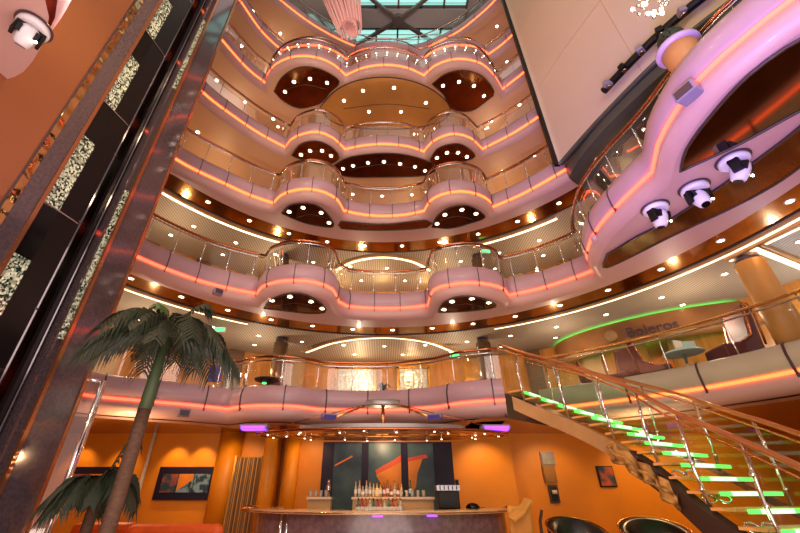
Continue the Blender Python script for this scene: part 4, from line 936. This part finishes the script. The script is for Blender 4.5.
# ------------------------------------------------------------------ hanging screen on the east side
SC = catmull([(4.95, 7.72), (5.35, 6.2), (5.92, 4.6), (6.6, 3.5), (7.8, 2.1), (9.2, .8)])
scr = empty('hanging_screen', (5.9, 4.6, Z(7.95)), 'huge tan panelled wall screen hanging high on the east side with black edge', 'screen')
zs0, zs1 = Z(7.95), 25.0
MB().sweep(SC, [(0, zs0), (0, zs1), (-.12, zs1), (-.12, zs0)], closed_prof=True).build('panel', 'screen_panel', scr)
MB().box((4.93, 7.75, (zs0 + zs1) / 2), (.16, .10, zs1 - zs0 + .05)).build('edge_frame', 'black', scr)
MB().sweep(SC, [(.02, zs0 - .03), (.02, zs0 + .02), (-.14, zs0 + .02), (-.14, zs0 - .03)], closed_prof=True).build('bottom_frame', 'dark_soffit', scr)
for i in range(12, len(SC) - 2, 9):
    p, q = SC[i], normals(SC)[i]; MB().tube([(p[0] + q[0] * .002, p[1] + q[1] * .002, zs0 + .05), (p[0] + q[0] * .002, p[1] + q[1] * .002, zs1)], .006, 4).build('panel_joint', 'tan_panel', scr)
for h in (3.2, 6.6, 10.0): MB().sweep(SC, [(.006, zs0 + h), (.006, zs0 + h + .012)]).build('panel_joint', 'tan_panel', scr)
tr = empty('lighting_truss', (5.6, 6.2, Z(8.2)), 'black lighting bar with small fixtures along the bottom of the tan screen', 'lighting bar')
BP = offset(SC, .22)[9:42]
MB().tube([(x, y, Z(8.25)) for x, y in BP], .09, 8).build('bar', 'black', tr)
for i, (p, n) in enumerate(walk(BP, .42, .2)):
    hd = MB().box((p[0] + n[0] * .1, p[1] + n[1] * .1, Z(8.2)), (.17, .13, .15), rz=.3 * i).build('fixture', 'black' if i % 2 else 'grey_plastic', tr, bevel=.02)
    MB().lathe((p[0] + n[0] * .1, p[1] + n[1] * .1, Z(8.07)), [(.05, 0), (.05, .03)], 10).build('lens', 'chrome', hd)
for i, (px, py) in enumerate(((664, 104), (646, 101), (620, 140), (598, 160), (727, 24), (700, 60))):
    if i in (0, 3, 5): x, y = at(px, py, 7.6); downlight(x, y, Z(7.64), 'small bright downlight in the dark soffit below the tan screen', 'downlights below the tan screen')

# planter with plant on the lilac balcony, crystal chandelier behind it
pb = empty('copper_planter', (4.62, 3.42, Z(5.2)), 'copper planter drum with lilac rim standing on the lilac balcony', 'planter')
bx, by = at(676, 58, 5.55)
MB().lathe((bx + .12, by, Z(5.15)), [(.17, 0), (.22, .4), (.24, .62)], 26).build('drum', 'wood_column', pb); MB().lathe((bx + .12, by, Z(5.72)), [(.24, 0), (.29, .02), (.29, .08), (.24, .1)], 26).build('rim', 'purple_panel', pb)
t = empty('planter_shrub', (bx + .12, by, Z(5.8)), 'dark clipped plant ball growing out of the copper planter', 'plant')
MB().ball((bx + .12, by, Z(6.02)), .19, 14, 10).build('foliage', 'leaf', t)
mb = MB()
for k in range(90):
    d = Vector((random.gauss(0, 1), random.gauss(0, 1), random.gauss(.2, 1))).normalized(); c = Vector((bx + .12, by, Z(6.02))) + d * .18; q = d.orthogonal().normalized() * .02; mb.add([c - q, c + q, c + d * .08 + q * .2], [(0, 1, 2)])
mb.build('leaf_tips', 'leaf', t)
ch = empty('crystal_chandelier', (0, 0, 0), 'clear crystal chandelier sparkling above the clipped plant', 'chandelier')
cx, cy = at(655, -4, 7.2); ch.location = (cx, cy, Z(7.2))
for k in range(46):
    d = Vector((random.gauss(0, 1), random.gauss(0, 1), random.gauss(0, .7))).normalized() * (.22 + .12 * random.random()); c = Vector((cx, cy, Z(7.2))) + d
    MB().ball(c, .03, 6, 4, (1, 1, 1.5)).build('crystal', 'chrome' if k % 3 else 'bulb', ch)
MB().tube([(cx, cy, Z(7.2)), (cx, cy, Z(12))], .01, 6).build('cable', 'steel', ch)

# ------------------------------------------------------------------ skylight and sculpture
ZS = Z(23)
sk = empty('skylight', (0.8, 11.2, ZS), 'rectangular skylight with cyan panes, pale frame and crossed beams', 'skylight')
X0, X1, Y0, Y1 = -2.9, 4.6, 8.4, 12.9
for i in range(6):
    for j in range(4):
        xa = X0 + (X1 - X0) * i / 6; xb = X0 + (X1 - X0) * (i + 1) / 6; ya = Y0 + (Y1 - Y0) * j / 4; yb = Y0 + (Y1 - Y0) * (j + 1) / 4
        if j == 2: continue
        MB().box(((xa + xb) / 2, (ya + yb) / 2, ZS + .1), (xb - xa - .08, yb - ya - .08, .03)).build('pane', 'sky_pane', sk)
for i in range(7): x = X0 + (X1 - X0) * i / 6; MB().box((x, (Y0 + Y1) / 2, ZS + .02), (.1, Y1 - Y0, .16)).build('mullion', 'beam', sk)
for j in range(5):
    y = Y0 + (Y1 - Y0) * j / 4; MB().box(((X0 + X1) / 2, y, ZS + .02), (X1 - X0, .1, .16)).build('mullion', 'beam', sk)
for j in range(16): y = Y0 + .28 * (j + .5); MB().box(((X0 + X1) / 2, y, ZS + .06), (X1 - X0, .03, .04)).build('blind_slat', 'sky_frame', sk)
MB().box(((X0 + X1) / 2, Y0 + (Y1 - Y0) * .625, ZS - .02), (X1 - X0, .95, .3)).build('cross_panel', 'sky_frame', sk)
cxs, cys = .85, 11.2
for dx, dy in ((-3.7, 2.2), (3.7, 2.2), (-3.7, -2.6), (3.7, -2.6)): MB().bar((cxs, cys, ZS - .35), (cxs + dx, cys + dy, ZS - .1), .16, .2).build('diagonal_beam', 'beam', sk)
MB().lathe((cxs, cys, ZS - .5), [(.3, 0), (.32, .25)], 20).build('hub', 'beam', sk)
# roof around the skylight
mb = MB()
for x0, x1, y0, y1 in ((-14, X0, -5, 17), (X1, 14, -5, 17), (X0, X1, Y1, 17), (X0, X1, -5, Y0 - 5)): mb.box(((x0 + x1) / 2, (y0 + y1) / 2, ZS + .2), (x1 - x0, y1 - y0, .3))
struct(mb.build('ceiling', 'sky_frame'))
# hanging pink rod sculpture
sp = empty('hanging_rod_sculpture', (0, 0, 0), 'inverted cone of pale pink hanging rods beside the skylight', 'hanging sculpture')
ZR = Z(15); tipx, tipy = at(350, 34, 15); topx, topy = at(336, -18, 18.5); sp.location = (tipx, tipy, ZR)
for k in range(46):
    a = 2 * PI * k / 46 * 2.0; rr = .95 if k % 2 else .7; rb = .42 if k % 2 else .25
    zb = ZR + .5 * abs(math.sin(k * 1.7)); MB().tube([(tipx + rb * math.cos(a), tipy + rb * math.sin(a), zb), (topx + rr * math.cos(a), topy + rr * math.sin(a), Z(18.8))], .035, 6).build('rod', 'pink_rod', sp)
MB().lathe((topx, topy, Z(18.8)), [(1.05, 0), (1.05, .1)], 30).build('top_disc', 'steel', sp)
MB().tube([(topx, topy, Z(18.9)), (topx, topy, ZS + .1)], .03, 6).build('cable', 'steel', sp)

# ------------------------------------------------------------------ palms
def frond(base, az, length, rise, droop, par, nleaf=22, m='leaf', lw=.034, ll=.34, name='frond'):
    mb = MB(); pts = []
    for i in range(14):
        t = i / 13; r = length * (t - .12 * t * t) ; z = rise * math.sin(min(1, t * 1.35) * PI / 2) * 1.0 - droop * t ** 2.2
        pts.append(Vector(base) + Vector((math.cos(az) * r, math.sin(az) * r, z)))
    mb.tube(pts, [.014 * (1 - .8 * i / 13) for i in range(14)], 5)
    for k in range(nleaf):
        t = .12 + .88 * k / nleaf; f_ = t * 13; i = min(12, int(f_)); p = pts[i].lerp(pts[i + 1], f_ - i); d = (pts[i + 1] - pts[i]).normalized()
        side = d.cross(Vector((0, 0, 1))).normalized(); L = ll * (.55 + .6 * math.sin(PI * min(1, t * .95 + .05))) * random.uniform(.85, 1.1)
        for s in (-1, 1):
            e = p + side * s * L * .55 + d * L * .5 + Vector((0, 0, -L * random.uniform(.45, .75))); mid = p + side * s * L * .34 + d * L * .28 + Vector((0, 0, -L * .12)); q = d * lw * .5
            mb.add([p - q, p + q, mid + q * 1.3, mid - q * 1.3, e], [(0, 1, 2, 3), (3, 2, 4)])
    return mb.build(name, m, par)
def palm(x, y, ztop, nf, length, rise, droop, r0, r1, lbl, green_from, ll=.34, m='leaf', young=True):
    t = empty('palm_tree', (x, y, 0), lbl, 'palm', 'indoor palms at the foot of the lift tower')
    MB().tube([(x + .0, y, z_) for z_ in [ztop * green_from * i / 8 for i in range(9)]], [r0 * (1 - .18 * i / 8) for i in range(9)], 12).build('trunk', 'bark', t)
    MB().tube([(x, y, ztop * green_from - .02), (x, y, (ztop * green_from + ztop) / 2), (x, y, ztop)], [r0 * .85, r1 * 1.05, r1 * .8], 12).build('crown_shaft', 'green_stem', t)
    MB().lathe((x, y, 0), [(.3, 0), (.36, .45), (.33, .45), (.3, .38)], 20).build('pot', 'black_pot', t)
    for k in range(nf):
        az = 2 * PI * k / nf + random.uniform(-.15, .15)
        frond((x, y, ztop), az, length * random.uniform(.85, 1.1), rise * random.uniform(.6, 1.3), droop * random.uniform(.8, 1.15), t, m=m, ll=ll)
    if young: frond((x, y, ztop), 2.9, length * .35, .5, .05, t, 16, 'leaf_fresh', ll=.22, name='young_frond')
    frond((x, y, ztop), .8, length * .55, .62, .1, t, 18, m, ll=.22)
palm(-2.78, 4.65, Z(1.70), 17, 1.0, .30, .55, .085, .06, 'tall indoor palm with spreading feathered crown before the lowest balcony', .72, .42)
palm(-3.32, 5.15, Z(.02), 12, .55, .26, .45, .07, .05, 'small dark palm behind the tall palm trunk', .9, .26, young=False)
# ------------------------------------------------------------------ lounge seating
def sofa(x0, x1, y, lbl):
    t = empty('orange_sofa', ((x0 + x1) / 2, y, 0), lbl, 'sofa', 'orange lounge sofas'); c = (x0 + x1) / 2; w_ = x1 - x0
    MB().box((c, y, .3), (w_, .8, .3)).build('base', 'orange_leather', t, bevel=.06); MB().box((c, y + .32, .62), (w_, .24, .5)).build('backrest', 'orange_leather', t, bevel=.1)
    for s in (-1, 1): MB().box((c + s * (w_ / 2 - .1), y, .5), (.22, .8, .42)).build('armrest', 'orange_leather', t, bevel=.08)
    for k in range(4): MB().tube([(c + (-1) ** k * (w_ / 2 - .12), y + (-.3 if k < 2 else .3), 0), (c + (-1) ** k * (w_ / 2 - .12), y + (-.3 if k < 2 else .3), .16)], .025, 8).build('leg', 'chrome', t)
sofa(-4.35, -2.75, 7.6, 'orange sofa with rounded back below the triptych picture, right of the palm'); sofa(-5.6, -4.45, 8.0, 'orange sofa behind the small palm at the left')
tag(MB().lathe((-3.55, 6.9, 0), [(.22, 0), (.05, .04), (.05, .7), (.32, .72), (.32, .76)], 20).build('side_table', 'tan_panel'), 'small round tan side table before the orange sofa by the palm trunk', 'table')
def tub(x, y, rz, lbl, m='black_leather', h=.93, rad=.5, grp='black leather tub chairs under the stair'):
    t = empty('tub_chair', (x, y, 0), lbl, 'chair', grp, rz=rz, local=True)
    A = [(rad * math.cos(a), rad * math.sin(a)) for a in [math.radians(-20 + 220 * i / 24) for i in range(25)]]
    mb = MB(); hs = [h * (.72 + .28 * math.sin(PI * i / 24)) for i in range(25)]
    vs = []; fs = []
    for i, (a, b) in enumerate(A):
        k = .8; vs += [(a, b, .12), (a * 1.05, b * 1.05, hs[i] - .03), (a * 1.0, b * 1.0, hs[i]), (a * k, b * k, hs[i] - .03), (a * k, b * k, .12)]
    for i in range(24):
        for j in range(5): fs.append((i * 5 + j, i * 5 + (j + 1) % 5, i * 5 + 5 + (j + 1) % 5, i * 5 + 5 + j))
    fs += [(0, 1, 2, 3, 4), (124, 123, 122, 121, 120)]
    mb.add(vs, fs, True).build('backrest', m, t)
    MB().lathe((0, -.02, .12), [(rad * .8, 0), (rad * .82, .25), (rad * .7, .33), (.05, .34)], 24).build('seat', m, t)
    MB().tube([(a * 1.06, b * 1.06, hs[i]) for i, (a, b) in enumerate(A)], .014, 6).build('piping', 'gold', t)
    for k in range(4): an = PI / 4 + k * PI / 2; MB().tube([(rad * .7 * math.cos(an), rad * .7 * math.sin(an), 0), (rad * .65 * math.cos(an), rad * .65 * math.sin(an), .14)], .02, 8).build('leg', 'dark_brown', t)
tub(3.55, 8.4, .1, 'black leather tub chair with gold piping nearest the bar'); tub(4.85, 8.2, -.2, 'black leather tub chair farthest from the bar under the dark stringer', rad=.55)
# yellow armchair with folded cloths
t = empty('yellow_armchair', (2.75, 8.9, 0), 'yellow-orange cushioned chair with dark arm at the east end of the bar', 'chair', local=True)
MB().box((0, 0, .5), (.5, .45, .2)).build('seat', 'yellow_fabric', t, bevel=.05); MB().box((-.02, .16, .86), (.46, .14, .5)).build('backrest', 'yellow_fabric', t, bevel=.06)
MB().tube([(.3, -.15, 0), (.26, -.12, .55), (.3, -.05, .85), (.42, .1, 1.02)], .03, 8).build('arm', 'dark_brown', t)
for s in (-1, 1): MB().tube([(s * .2, .15, 0), (s * .2, .15, .42)], .025, 8).build('leg', 'dark_brown', t)
MB().tube([(-.2, -.17, 0), (-.2, -.17, .42)], .025, 8).build('leg', 'dark_brown', t)
for (dx, dy, z, tl, nm) in ((-.14, -.12, 1.06, .5, 'lower'), (.06, .0, 1.2, .75, 'upper')):
    o = MB().box((0, 0, 0), (.34, .2, .09)).build('cushion', 'yellow_fabric', t, bevel=.035); o.location = (dx, dy, z - .1); o.rotation_euler = (.3, -tl, .2)
